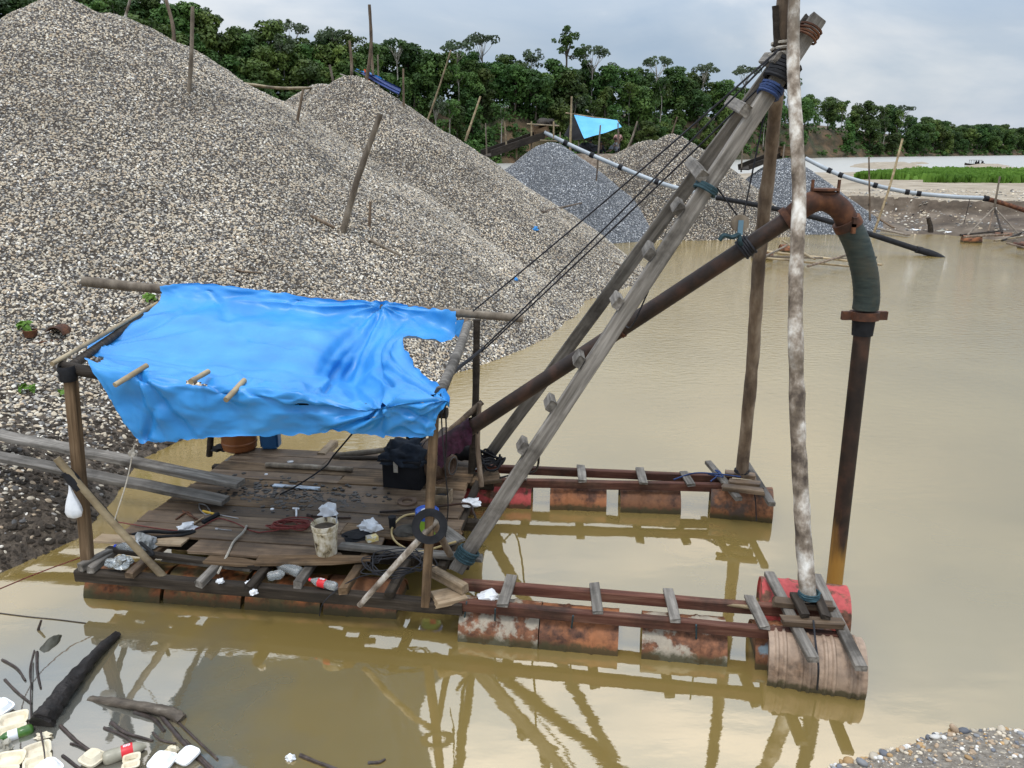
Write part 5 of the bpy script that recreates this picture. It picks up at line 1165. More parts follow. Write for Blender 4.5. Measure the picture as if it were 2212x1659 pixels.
tool('wrench', 'dark steel wrench lying behind the cream bucket', [('shaft', [D(668, 1114, .01), D(720, 1118, .01), D(758, 1118, .01)], .010, darkpipe), ('jaw', [D(664, 1112, .01), D(674, 1115, .01)], .02, darkpipe)], D(700, 1116), 'wrench')
# deck litter: lids and chips
for i, (x, y) in enumerate(((627, 997), (1026, 1013), (609, 1007), (684, 1159), (575, 1025), (520, 1042), (588, 1100), (930, 1068))):
    tag(MB().lathe([(0, .004), (.022+.02*(i == 0), .004), (.024+.022*(i == 0), 0), (.02, .009), (0, .010)], 14, M=T(D(x, y))).build('bottle_cap', white if i else steel, smooth=True), 'small pale bottle cap dropped on the deck boards' if i else 'round tin lid lying behind the deck log', 'cap' if i else 'lid', 'bottle caps dropped on the deck' if i else None)

# plastic bottles
red_l = mat('red bottle label', [(.3, (.55, .012, .02)), (.7, (.66, .03, .035))], rough=.4, bump=0, rnd=0)
silt = mat('silty bottle plastic', [(.3, (.24, .22, .16)), (.55, (.34, .31, .23)), (.8, (.42, .39, .31))], scale=(6, 6, 6), rough=.3, bump=.2, rnd=.05)
def bottle(label, p0, p1, mt, r=.043, lab=None, capm=None, z=None, marks=False):
    p0 = Vector(p0); p1 = Vector(p1); M, Ln = frame(p0, p1); h = Ln/2
    t = thing('plastic_bottle', label, 'bottle', (p0+p1)/2)
    pr = [(0, -h+.012), (r*.55, -h), (r*.9, -h+.012), (r, -h+.035), (r*.97, -h+.3*Ln), (r*.90, -h+.36*Ln), (r*.97, -h+.42*Ln), (r, -h+.66*Ln), (r*.85, -h+.76*Ln), (r*.5, -h+.87*Ln), (r*.33, -h+.92*Ln), (r*.33, h-.02), (0, h-.02)]
    MB().lathe(pr, 20, ax='x', M=M).build('body', mt, t, smooth=True, angle=60)
    if capm: MB().lathe([(0, h-.022), (r*.38, h-.022), (r*.38, h), (0, h)], 14, ax='x', M=M).build('cap', capm, t, smooth=True, angle=35)
    if lab:
        l_ = MB().lathe([(r*.985, -h+.40*Ln), (r*1.03, -h+.42*Ln), (r*1.035, -h+.64*Ln), (r*1.0, -h+.655*Ln)], 24, ax='x', M=M).build('label', lab, t, smooth=True)
        if marks:        # small white print block
            for k in range(5): MB().box((-h+.53*Ln+(k-2)*.011, 0, r*1.045), (.007, .022+.006*(k % 2), .002), M).build('label_print', white, l_)
    return t
redcap = mat('red cap', [(.3, (.6, .02, .03)), (.7, (.7, .04, .05))], rough=.4, bump=0); bluecap = mat('blue cap', [(.3, (.01, .04, .45)), (.7, (.02, .08, .6))], rough=.4, bump=0)
bottle('clear bottle with a wide red label lying in the front joists', G(728, 1268, .44), G(668, 1252, .46), clear, .045, red_l, redcap, marks=True)
bottle('large clear bottle lying deep under the front boards', G(650, 1238, .44), G(592, 1215, .46), clear, .06)
bottle('clear bottle seen base-on between the front joists', G(578, 1246, .44), G(618, 1238, .46), clear, .05)
bottle('clear bottle with blue cap in the left front corner', G(305, 1190, .47), G(248, 1180, .49), clear, .06, None, bluecap)

# ------------------------------------------------------------------ water litter in the near corner
foam = mat('yellowed foam', [(.3, (.55, .45, .28)), (.5, (.72, .64, .47)), (.75, (.84, .80, .70))], scale=(5, 5, 5), rough=.7, bump=.15, rnd=.06, dirt=((.38, .27, .13), .6), dscale=5)
foamw = mat('white foam', [(.3, (.74, .74, .72)), (.75, (.86, .86, .85))], scale=(5, 5, 5), rough=.6, bump=.12, rnd=.03)
def tray(mb, w, d, h, M, t=.010):           # open tray with a sloping wall and a rim
    rings = [(w/2-.035, d/2-.035, 0), (w/2-.012, d/2-.012, h), (w/2, d/2, h), (w/2, d/2, h-.008), (w/2-.016, d/2-.016, h-.012), (w/2-.04, d/2-.04, -.006)]
    rings = [(w/2-.05, d/2-.05, t)]+[(w/2-.035, d/2-.035, t), (w/2-.016, d/2-.016, h), (w/2, d/2, h), (w/2, d/2, h-.008), (w/2-.012, d/2-.012, h-.010), (w/2-.035, d/2-.035, 0)]
    n = 24; vs = []; fs = []
    for a, b_, z in rings:
        for k in range(n):
            an = 2*math.pi*k/n; c_, s_ = math.cos(an), math.sin(an); q = (abs(c_)**5+abs(s_)**5)**(-.2)
            vs.append((a*c_*q, b_*s_*q, z))
    for i in range(len(rings)-1):
        for k in range(n): fs.append((i*n+k, i*n+(k+1) % n, (i+1)*n+(k+1) % n, (i+1)*n+k))
    fs.append(tuple(range(n))); fs.append(tuple((len(rings)-1)*n+k for k in range(n))[::-1])
    mb.add(vs, fs, M)
def clamshell(label, x, y, rz, open_=True, m_=foam, w=.20, d=.145, flip=False, tilt=(0, 0), z=0.0):
    p = G(x, y, z); M = T(p) @ Matrix.Rotation(rz, 4, 'Z') @ Matrix.Rotation(tilt[0], 4, 'X') @ Matrix.Rotation(tilt[1], 4, 'Y')
    t = thing('foam_box', label, 'foam box', p)
    if open_:
        b_ = MB(); tray(b_, w, d, .038, M @ T((0, -d/2, 0))); b_.build('base', m_, t, smooth=True, angle=40)
        b_ = MB(); tray(b_, w, d, .034, M @ T((0, d/2, .01)) @ Matrix.Rotation(.22, 4, 'X')); b_.build('lid', m_, t, smooth=True, angle=40)
    else:
        b_ = MB(); tray(b_, w, d*1.1, .045, M @ T((0, 0, .085)) @ Matrix.Rotation(math.pi, 4, 'X')); b_.build('lid', m_, t, smooth=True, angle=40)
        b_ = MB(); tray(b_, w, d*1.1, .04, M @ T((0, 0, -.002))); b_.build('base', m_, t, smooth=True, angle=40)
    return t
clamshell('closed white foam box beside the dark floating log', 5, 1535, -.5, False, foamw, tilt=(.1, .05))
clamshell('open yellowed foam box above the green bottle', 28, 1572, .42, True, foam, w=.22)
clamshell('open foam box pierced by a thin twig', 82, 1640, .55, True, foam, w=.2)
clamshell('white-lidded foam box against the open twig-pierced one', 108, 1668, -.6, False, foamw)
clamshell('upturned cream foam box left of the red-labelled bottle', 202, 1646, -.45, False, foam, w=.18)
clamshell('stained foam box lying against the red-labelled bottle', 285, 1652, .35, True, foam, w=.13, d=.08)
clamshell('large square white foam box right of the stained one', 352, 1652, -.18, False, foamw, w=.19, d=.16)
clamshell('tilted square white foam box beside the branch', 408, 1640, -.5, False, foamw, w=.16, d=.15, tilt=(.15, -.1))
clamshell('half-open foam box at the muddy edge, stained inside', 15, 1662, .2, True, foam, w=.22)
bag('small yellowed foam crumb drifting by the log end', G(95, 1592, 0), (.06, .03, .025), 91, foam, 'foam_piece', 'foam'); bag('brown-grey plastic bag floating by the foam boxes', G(0, 1622, 0), (.08, .07, .07), 93, mat('dirty clear plastic', [(.3, (.25, .22, .16)), (.7, (.5, .47, .4))], rough=.3, bump=.2)); bag('pale foam lump stuck on the branch', G(372, 1622, 0), (.05, .03, .03), 95, foam, 'foam_piece', 'foam')
bag('white plastic scrap floating at the branch tip', G(628, 1640, 0), (.035, .03, .03), 97, white, 'plastic_scrap', 'plastic')
bottle('silt-filled bottle with a red label among the foam boxes', G(222, 1640, .035), G(322, 1608, .035), silt, .055, red_l, None, marks=True)
greenm = mat('green bottle plastic', [(.3, (.02, .07, .018)), (.55, (.07, .16, .03)), (.8, (.2, .28, .05))], scale=(9, 9, 9), rough=.2, bump=.1)
bottle('green bottle with a white label below the open foam box', G(72, 1573, .02), G(-12, 1602, .02), greenm, .045, white)
blackwood = mat('waterlogged wood', [(.3, (.010, .008, .007)), (.6, (.028, .021, .017)), (.85, (.06, .048, .04))], scale=(14, 14, 14), rough=.55, bump=1., bscale=(10, 40, 40), dist=.02, rnd=.3)
dl = tag(logpole('drift_log', [G(88, 1566, .02), G(108, 1535, .06), G(150, 1478, .07), G(200, 1420, .06), G(253, 1370, .03)], .10, .035, blackwood, n=14, wob=.45, sub=8), 'thick black waterlogged log with a rotten stump end', 'log')
tag(logpole('drift_branch', [G(195, 1512, -.02), G(250, 1518, .02), G(320, 1528, .045), G(370, 1540, .04), G(392, 1556, .0)], .035, .05, mat('grey-brown driftwood', [(.3, (.06, .045, .032)), (.6, (.15, .118, .085)), (.85, (.33, .29, .23))], scale=(9, 22, 22), rough=.7, bump=.6), n=12, wob=.3), 'curved grey-brown driftwood branch with a pale upper edge', 'branch')
stk = mat('wet twig', [(.3, (.02, .014, .011)), (.6, (.055, .038, .03)), (.85, (.12, .09, .075))], scale=(20, 20, 20), rough=.5, bump=.3)
STICKS = [((82, 1360), (90, 1332), .014, 'short upright twig stub standing in the water by the stone'), ((72, 1500), (78, 1470), .0, None),
  ((74, 1405), (70, 1490), .008, 'thin straight reed beside the split bamboo'), ((80, 1408), (88, 1486), .014, 'split bamboo strip floating beside the thin reed'), ((5, 1425), (55, 1470), .012, 'brown stick floating towards the log'), ((10, 1468), (68, 1520), .011, 'forked brown stick ending at the black log'),
  ((130, 1568), (225, 1640), .016, 'dark cane floating under the branch, running to the red-labelled bottle'), ((150, 1600), (262, 1612), .0, None), ((135, 1632), (240, 1690), .012, 'thin dark cane running out under the foam boxes'),
  ((240, 1560), (330, 1600), .016, 'split brown cane lying under the driftwood branch'), ((225, 1572), (310, 1622), .014, 'second brown cane beside the split one'), ((330, 1582), (380, 1606), .010, 'short pale stalk by the foam lump'),
  ((345, 1542), (455, 1665), .02, 'long dark bent stick running down past the foam boxes'), ((375, 1550), (470, 1640), .012, 'bent bark strip curving along the litter edge'), ((290, 1538), (355, 1580), .018, 'blackened hose-like stick under the branch'), ((152, 1606), (186, 1620), .010, 'small crooked black twig'), ((400, 1600), (470, 1670), .016, 'ragged black plastic-wrapped stick at the litter edge'),
  ((648, 1632), (745, 1668), .018, 'flat bark-covered stick beside the white scrap'), ((795, 1648), (832, 1640), .014, 'small dark curled bark sliver in open water'), ((75, 1655), (88, 1690), 0, None)]
for (a, b_, r, lab) in STICKS:
    if not lab: continue
    p = G(*a, .005); q = G(*b_, .008); m_ = (p+q)/2+Vector((R.uniform(-.03, .03), R.uniform(-.03, .03), .004))
    if 'stub' in lab: p.z = .0; q = p+Vector((.04, .02, .10)); m_ = (p+q)/2
    tag(logpole('stick', [p, m_, q], r, r*.7, stk, n=7, wob=.3), lab, 'stick')
tag(logpole('twig', [G(68, 1560, .02), G(66, 1500, .04), G(70, 1420, .03)], .007, .005, stk, n=6), 'long thin twig crossing the log end', 'twig'); tag(logpole('twig', [G(88, 1580, .06), G(95, 1620, .10), G(98, 1648, .05)], .008, .004, stk, n=6), 'thin twig stuck through the open foam box', 'twig')
tag(crumple(MB(), G(112, 1395, -.03), .075, .14, .05, 44, n=3, rough_=.25).build('stone', mat('wet olive stone', [(.3, (.035, .034, .022)), (.7, (.085, .078, .05))], scale=(8, 8, 8), rough=.5, bump=.4), smooth=True), 'long wet olive-brown stone just breaking the surface', 'stone')
tag(rope('floating_cord', [G(-20, 1322, .004), G(60, 1332, .004), G(120, 1338, .004), G(185, 1346, .004)], .006, stk), 'thin dark cord floating from the shore to the front drums', 'cord')

# ------------------------------------------------------------------ poles and logs stuck in the heaps
def pole(label, tip, foot, r, mt=drift, Y=None, bend=.0, name='stake', cat='pole', group=None, deep=.3):
    f = hit(*foot, z1, z2, z3, z4, z5, ridge_z, bank_z) if Y is None else AY(*foot, Y)
    t = AY(*tip, f.y)
    d = (f-t).normalized(); f = f+d*deep; m_ = (f+t)/2+Vector((bend, 0, 0))
    o = logpole(name, [f, m_, t], r, r*.75, mt, n=8, wob=.15); return tag(o, label, cat, group)
pole('upright grey stake standing on the shoulder of the tallest heap', (416, 14), (407, 200), .065, drift, bend=.03)
pole('bent brown pole behind the shoulder of the tallest heap', (357, -8), (373, 108), .075, bark, 29, .12)
pole('short pole on the crest of the tallest heap, left of its peak', (85, -10), (92, 24), .06, drift, 24)
pole('thin leaning stick behind the peak of the tallest heap', (282, -4), (272, 32), .05, birch, 27)
pole('tall crooked mast on the crest of the second heap', (798, 10), (789, 176), .075, bark, 32, .15, 'mast')
pole('shorter mast beside the tall crooked one on the second heap', (802, 98), (806, 168), .055, bark, 32.3)
pole('knotty pole left of the dark blue sheet on the second heap', (755, 88), (758, 172), .065, bark, 32.2, .05)
pole('pale leaning trunk stub at the left of the second heap crest', (712, 140), (722, 186), .06, drift, 33)
pole('long pole leaning right on the right flank of the second heap', (974, 108), (924, 258), .075, bamboo, bend=.05)
pole('big leaning pole planted where the two tan heaps meet', (822, 246), (742, 502), .085, drift, bend=-.06)
pole('short dark stick in the valley between the tan heaps', (655, 192), (642, 262), .05, bark)
pole('short stub beside the big leaning pole', (800, 435), (798, 490), .045, bark)
pole('thin pole at the low end of the dark blue sheet', (871, 148), (872, 222), .045, bark, 31.5)
pole('slender pole behind the dark blue sheet', (816, 118), (818, 186), .04, drift, 33)
pole('leaning bamboo at the lower right flank of the second heap', (1038, 208), (1010, 290), .05, bamboo, 34)
pole('thin stake left of the sluice chute', (1049, 266), (1051, 322), .045, drift, 45); pole('pale stake above the sluice chute', (1090, 262), (1094, 316), .055, bamboo, 46)
pole('leaning pale post between the workers and the light mound', (1377, 262), (1348, 334), .08, drift, 55, .1)
pole('tall straight post at the far tarp', (1235, 208), (1232, 316), .085, bamboo, 56, 0, 'shelter_post')
pole('dark forked post behind the light mound', (1463, 252), (1448, 300), .06, bark, 54)
pole('pipe prop in front of the workers', (1297, 270), (1291, 352), .06, drift, 47.5); pole('lower pipe prop on the dark grey cone', (1292, 345), (1288, 392), .045, bark)
pole('pipe prop stick on the light mound', (1474, 388), (1472, 452), .04, drift); pole('thin prop below the pipe near the ladder', (1470, 450), (1468, 520), .04, bark, 41)
pole('long pale pole leaning over the muddy flat', (1950, 299), (1888, 500), .075, bamboo, 43.5, .1); pole('dark straight stake beside the long pale pole', (1877, 338), (1879, 470), .06, bark, 46)
pole('thin stick standing in the grass strip', (2160, 384), (2128, 440), .06, drift, 80, .1)
def lying(label, pts, r, mt=bark, name='log'):
    ps_ = [hit(x, y, z1, z2, z3, z4, z5, ridge_z, bank_z)+Vector((0, -.02, r*.7)) for x, y in pts]
    return tag(logpole(name, ps_, r, r*.7, mt, n=8, wob=.25), label, 'log')
lying('split log lying below the big leaning pole', [(800, 521), (835, 540), (868, 556)], .05, drift); lying('dark log half buried on the tallest heap', [(672, 470), (698, 482), (724, 495)], .05)
lying('curved brown branch lying across the dark grey cone foot', [(1172, 461), (1215, 450), (1256, 440)], .055, bark, 'branch'); lying('twig at the shore of the second heap', [(1325, 568), (1350, 580), (1378, 596)], .035, bark, 'branch')
lying('short stick on the flank above the tarp', [(490, 580), (530, 588), (570, 590)], .02, bark, 'branch')
tag(logpole('bridge_pole', [AY(520, 180, 28.5), AY(600, 190, 30), AY(672, 190, 32.4)], .055, .05, bamboo, n=8), 'pale bamboo laid across the gap between the tan heaps', 'pole')
bag('small blue plastic scrap on the second heap', hit(1157, 498, z1, z2), (.09, .08, .1), 12, blue_m, 'plastic_scrap', 'plastic'); bag('small sky-blue scrap on the lower heap flank', hit(1114, 606, z1, z2), (.06, .05, .06), 15, blue_m, 'plastic_scrap', 'plastic')
bag('white foam scrap at the waterline of the second heap', G(1212, 672, .03), (.18, .10, .05), 18, foamw, 'foam_piece', 'foam')
bk2 = tag(MB().lathe([(.0, 0), (.10, 0), (.115, .11), (.12, .12), (.1, .12), (.09, .02), (0, .02)], 16, M=T(hit(67, 727, z1, bank_z))).build('clay_pot', rust, smooth=True, angle=40), 'small rusty pot lying at the foot of the tallest heap', 'pot')
sh = MB(); c0 = hit(128, 722, z1, bank_z); sh.v = [tuple(c0+Vector((math.cos(a)*.16*k+.0, i*.3-.15, math.sin(a)*.16*k))) for i in (0, 1) for k in (1, .93) for a in rng(.1, 2.6, 8)]
sh.f = [(k*9+i, k*9+i+1, (k+2)*9+i+1, (k+2)*9+i) for k in (0, 1) for i in range(8)]+[(i, i+1, 9+i+1, 9+i) for i in range(8)]
tag(sh.build('pipe_shard', rust, smooth=True, angle=40), 'curved rusty pipe shard beside the small pot', 'pipe shard')
lying('rusty rod lying by the pipe shard', [(60, 745), (110, 738), (150, 735)], .02, rust, 'rod')
for i, (x, y) in enumerate(((55, 715), (322, 655), (265, 720), (60, 850), (145, 860))):
    p = hit(x, y, z1, bank_z); pl_ = MB(); rg = random.Random(i)
    leafcards(pl_, p+Vector((0, 0, .08)), .13, 26, .07, rg)
    tag(pl_.build('weed', grassm), 'small green weed growing on the left gravel slope', 'weed', 'weeds on the left gravel slope')

# dark blue sheet and orange vest on the second heap
navyp = mat('dark blue sheet', [(.3, (.008, .018, .09)), (.7, (.016, .04, .16))], scale=(2, 2, 2), rough=.4, bump=.2); orange = mat('orange cloth', [(.3, (.75, .10, .02)), (.7, (.85, .17, .04))], rough=.7, bump=.2)
def sheet(name, corners, mt, label, cat, n=10, sag_=.15, parent=None, fold=.05):
    a, b_, c, d = corners; mb = MB()
    for i in range(n+1):
        for j in range(n+1):
            u, v = i/n, j/n; p = a.lerp(b_, u).lerp(d.lerp(c, u), v)
            p = p-Vector((0, 0, sag_*4*u*(1-u)*.5+sag_*4*v*(1-v)*.5))+Vector((0, fold*math.sin(u*14+v*3), fold*.5*math.sin(u*11+v*5)))
            mb.v.append(tuple(p))
    mb.f = [(i*(n+1)+j, i*(n+1)+j+1, (i+1)*(n+1)+j+1, (i+1)*(n+1)+j) for i in range(n) for j in range(n)]
    o = mb.build(name, mt, parent, smooth=True, angle=180)
    if label: tag(o, label, cat)
    return o
ds_ = sheet('sheet', (AY(765, 152, 32.6), AY(800, 158, 32.2), AY(866, 190, 31.6), AY(862, 204, 31.4)), navyp, 'dark blue plastic sheet slung along the crest of the second heap', 'tarpaulin', sag_=.05)
sheet('sheet_top', (AY(768, 149, 33), AY(800, 155, 32.4), AY(832, 173, 32.1), AY(800, 160, 32.2)), blue_m, None, None, parent=ds_, sag_=.03)
sheet('vest', (AY(786, 150, 32.6), AY(797, 150, 32.6), AY(800, 178, 32.5), AY(789, 180, 32.5)), orange, 'orange cloth hanging beside the mast on the second heap', 'cloth', n=6, sag_=0)
line('thin line from the second heap crest to the bamboo bridge', [AY(850/1.0-92, 168, 32.4), AY(735, 160, 33)], .02, ropew)

# ------------------------------------------------------------------ pale discharge pipes
pvc = mat('pale grey pipe', [(.3, (.26, .29, .31)), (.7, (.42, .45, .47))], scale=(1, 1, 1), rough=.45, bump=0, rnd=.04)
def discharge(label, segs, rings, r):
    t = thing('discharge_pipe', label, 'pipe', segs[0][1][0])
    for nm, pts, m_, k in segs: MB().tube(spline(pts, 8), r*k, 10).build(nm, m_, t, smooth=True)
    for p, d in rings: MB().tube([p-d*.12, p+d*.12], r*1.35, 10).build('strap', black, t, smooth=True, angle=30)
    return t
q = [AY(1176, 286, 47), AY(1250, 322, 46.5), AY(1330, 357, 45.5), AY(1420, 393, 44), AY(1500, 416, 42.5), AY(1548, 427, 41.5)]
hq = [AY(1548, 427, 41.5), AY(1640, 444, 40), AY(1760, 470, 38.5), AY(1880, 506, 36.5), AY(1985, 540, 35)]
he = [AY(1985, 540, 35), AY(2015, 549, 34.6), AY(2038, 562, 34.3), AY(2048, 576, 34.2)]
ql = spline(q, 8); 
discharge('pale pipe running from the sluice over the dark grey cone to a black hose', [('pipe', q, pvc, 1), ('hose', hq, black, 1.05), ('hose_end', he, black, 1.25), ('nozzle', [AY(2046, 570, 34.2), AY(2050, 580, 34.2)], rust, 1.8)],
          [(ql[k], (ql[k+1]-ql[k]).normalized()) for k in (5, 11, 17, 24, 30, 37)]+[(AY(1985, 540, 35), Vector((1, 0, -.2)))], .12)
q2 = [AY(1740, 342, 49), AY(1800, 372, 48), AY(1870, 395, 47), AY(1960, 415, 46), AY(2060, 425, 45), AY(2125, 428, 44.5)]; ql2 = spline(q2, 8)
discharge('pale pipe crossing the muddy flat to a brown joint', [('pipe', q2, pvc, 1), ('rusty_pipe', [AY(2125, 428, 44.5), AY(2170, 440, 44), AY(2260, 470, 43)], rust, 1.1)], [(ql2[k], (ql2[k+1]-ql2[k]).normalized()) for k in (7, 10, 18, 24, 26)]+[(AY(2130, 429, 44.4), Vector((1, 0, -.1)))]*1, .12)
# props under the second pipe: tripod with raft
def farraft(label, L_, drums, base):
    t = thing('work_raft', label, 'raft', base)
    for nm, a, b_, r, m_ in L_: logpole(nm, [a, (a+b_)/2, b_], r, r*.8, m_, t, n=7)
    for a, b_, m_ in drums: drum(a, b_, m_, t, n=16)
    return t
def W(x, y, z=.35): return G(x, y, z)
farraft('bamboo raft frame with crossed poles behind the two bark poles', [('pole', W(1628, 540), W(1905, 572), .055, bamboo), ('pole', W(1640, 556), W(1860, 578), .05, bamboo), ('pole', W(1622, 553), W(1870, 560), .05, drift), ('crossbar', W(1745, 575, .45), W(1850, 545, .45), .05, bark), ('crossbar', W(1690, 520, .5), W(1760, 560, .45), .05, bamboo), ('crossbar', W(1640, 560, .45), W(1700, 530, .45), .05, drift), ('crossbar', W(1850, 580, .45), W(1892, 556, .45), .06, w_dark)],
        [(W(1625, 556, .05), W(1668, 557, .05), d_rust), (W(1685, 541, .05), W(1705, 541, .05), d_orange), (W(1850, 574, 0), W(1880, 574, 0), d_rust)], W(1750, 560, 0))
apx = AY(2148, 448, 44.0)
farraft('tripod raft on rusty drums at the edge of the muddy flat', [('leg', W(2090, 508), apx, .05, drift), ('leg', W(2165, 503), apx, .055, w_dark), ('leg', W(2135, 500), apx, .05, bark), ('leg', W(2200, 505), apx, .045, drift), ('mast', apx+Vector((0, 0, -.3)), AY(2160, 381, 44), .06, drift), ('rail', W(2082, 512), W(2180, 506), .06, bark), ('rail', W(2075, 508), W(2160, 499), .06, w_dark), ('pole', W(2148, 520), W(2230, 508), .05, bamboo), ('pole', W(2175, 525), W(2250, 545), .05, bark), ('pole', W(2165, 520), W(2225, 495), .05, w_dark), ('rail', W(2190, 526), W(2260, 536), .07, w_red)],
        [(W(2078, 520, .06), W(2118, 521, .06), d_orange), (W(2148, 513, .06), W(2185, 515, .06), d_rust), (W(2205, 534, .02), W(2240, 538, .02), d_rust)], W(2140, 515, 0))
pole('short black mooring stump at the pond edge', (2005, 470), (2009, 498), .16, w_dark, 44.2, .05, 'stump', 'stump')
line('thin cord sagging from the pale pipe to the flat', sag(AY(2095, 430, 44.6), G(2080, 490, .3), .1), .015, cable)
tag(plank('slip_board', G(1895, 493, .25), G(1962, 508, .1), .3, .08, drift), 'weathered board sloping into the pond beside the grey cone', 'board'); tag(plank('slip_board', G(1895, 470, .9), G(1930, 492, .5), .14, .06, w_brown), 'brown batten on the grey cone foot', 'board')
for i, (x, y) in enumerate(((1974, 500), (2035, 502), (2052, 504), (2062, 503))): bag(('white foam scrap at the edge of the muddy flat', 'pinkish scrap at the edge of the muddy flat')[i == 1], G(x, y, .05), (.28, .15, .10), 30+i, foamw if i != 1 else silt, 'foam_piece', 'foam') if i < 2 else tag(crumple(MB(), G(x, y, .05), .35, .12, .08, i).build('foam_piece', foamw, smooth=True), 'flat white foam sheet washed up by the black stump', 'foam', 'foam sheets by the black stump')
# ------------------------------------------------------------------ sluice and far camp
sl = thing('sluice', 'dark wooden sluice chute with a hopper on top of the dark grey cone', 'sluice', AY(1150, 310, 46.5))
c0_, c1_ = AY(1050, 338, 45.5), AY(1168, 297, 47.5); sdv = (c1_-c0_).cross(Vector((0, 0, 1))).normalized()
plank('chute_floor', c0_, c1_, 1.1, .08, w_dark, sl)
for s_ in (-1, 1): plank('chute_side', c0_+sdv*.56*s_+Vector((0, 0, .16)), c1_+sdv*.56*s_+Vector((0, 0, .16)), .06, .38, w_dark, sl)
hp = AY(1172, 300, 47.5)
for nm, c, d in (('hopper_wall', (-.35, 0, .45), (.08, 1.0, .9)), ('hopper_wall', (.45, 0, .45), (.08, 1.0, .9)), ('hopper_wall', (.05, .52, .45), (.72, .06, .9)), ('hopper_wall', (.05, -.52, .3), (.72, .06, .6))): MB().box(c, d, T(hp) @ Matrix.Rotation(-.3, 4, 'Y')).build(nm, w_brown, sl)
crumple(MB(), hp+Vector((.2, 0, .7)), .6, .5, .35, 9).build('sacking', w_dark, sl, smooth=True)
for a, b_ in (((1128, 318), (1145, 318)),): pass
for (x0, y0, x1, y1, r) in ((1138, 268, 1208, 272, .045), (1130, 301, 1205, 305, .045)): logpole('crossbar', [AY(x0, y0, 46.8), AY(x1, y1, 46.8)], r, r, bamboo, sl, n=7)
for x, y0, y1 in ((1148, 262, 325), (1196, 262, 300), (1116, 318, 345)): logpole('trestle_leg', [AY(x, y0, 46.8), AY(x, y1, 46.8)], .05, .05, bamboo, sl, n=7)
s5 = thing('sluice', 'small dark sluice chute with trestle on top of the far grey cone', 'sluice', AY(1690, 335, 51))
a_, b_ = AY(1606, 366, 50), AY(1685, 336, 51.5); sd2 = (b_-a_).cross(Vector((0, 0, 1))).normalized()
plank('chute_floor', a_, b_, .9, .08, w_dark, s5)
for s_ in (-1, 1): plank('chute_side', a_+sd2*.46*s_+Vector((0, 0, .14)), b_+sd2*.46*s_+Vector((0, 0, .14)), .06, .32, w_dark, s5)
for c, d in (((0, 0, .3), (.9, .8, .5)), ((0, 0, .58), (1.5, .9, .05))): MB().box(c, d, T(AY(1698, 338, 51))).build('hopper', w_brown, s5)
for x, y0, y1 in ((1605, 305, 372), (1695, 312, 345), (1722, 318, 348)): logpole('trestle_leg', [AY(x, y0, 50.5), AY(x-4, y1, 50.5)], .05, .05, drift, s5, n=7)
ft = thing('field_shelter', 'pale blue tarp lean-to over the workers on the far ridge', 'shelter', AY(1290, 330, 56))
sheet('roof', (AY(1240, 248, 57.5), AY(1333, 259, 58), AY(1343, 274, 56), AY(1262, 299, 54.8)), mat('sun-faded blue tarp', [(.3, (.045, .27, .50)), (.7, (.085, .35, .58))], scale=(1, 1, 1), rough=.5, bump=.15), None, None, parent=ft, sag_=.08, fold=.03)
sheet('shade_sheet', (AY(1240, 250, 57.6), AY(1262, 300, 55), AY(1240, 304, 56.5), AY(1218, 292, 57.8)), black, None, None, parent=ft, sag_=.02)  # black sheet put in as the shadowed inside of the lean-to
logpole('ridge_pole', [AY(1222, 244, 57.5), AY(1338, 262, 58.2)], .05, .04, bamboo, ft, n=7)
for x, y0, y1 in ((1262, 298, 318), (1250, 298, 322), (1335, 266, 318), (1210, 285, 318)): logpole('post', [AY(x, y0, 56), AY(x, y1, 56)], .05, .05, drift, ft, n=7)
crumple(MB(), AY(1268, 328, 56), .8, .5, .45, 4).build('supplies', black, ft, smooth=True)
# people
skinm = mat('skin', [(.3, (.14, .075, .045)), (.7, (.20, .11, .07))], rough=.6, bump=0, rnd=.1)
def cloth(n, c): return mat(n, [(.3, tuple(k*.8 for k in c)), (.7, c)], scale=(6, 6, 6), rough=.9, bump=.3, rnd=0)
def skinned(name, verts, edges, rad, mt, parent, base):
    me = bpy.data.meshes.new(name); me.from_pydata([tuple(v) for v in verts], edges, [])
    if not me.skin_vertices: 
        bmx = bmesh.new(); bmx.from_mesh(me); bmx.verts.layers.skin.verify(); bmx.to_mesh(me); bmx.free()
    sv = me.skin_vertices[0].data
    for i, r in enumerate(rad): sv[i].radius = (r, r)
    sv[0].use_root = True
    o = bpy.data.objects.new(name, me); me.materials.append(mt); place(o, base, parent)
    o.modifiers.new('skin', 'SKIN'); s = o.modifiers.new('sub', 'SUBSURF'); s.levels = s.render_levels = 1
    return o
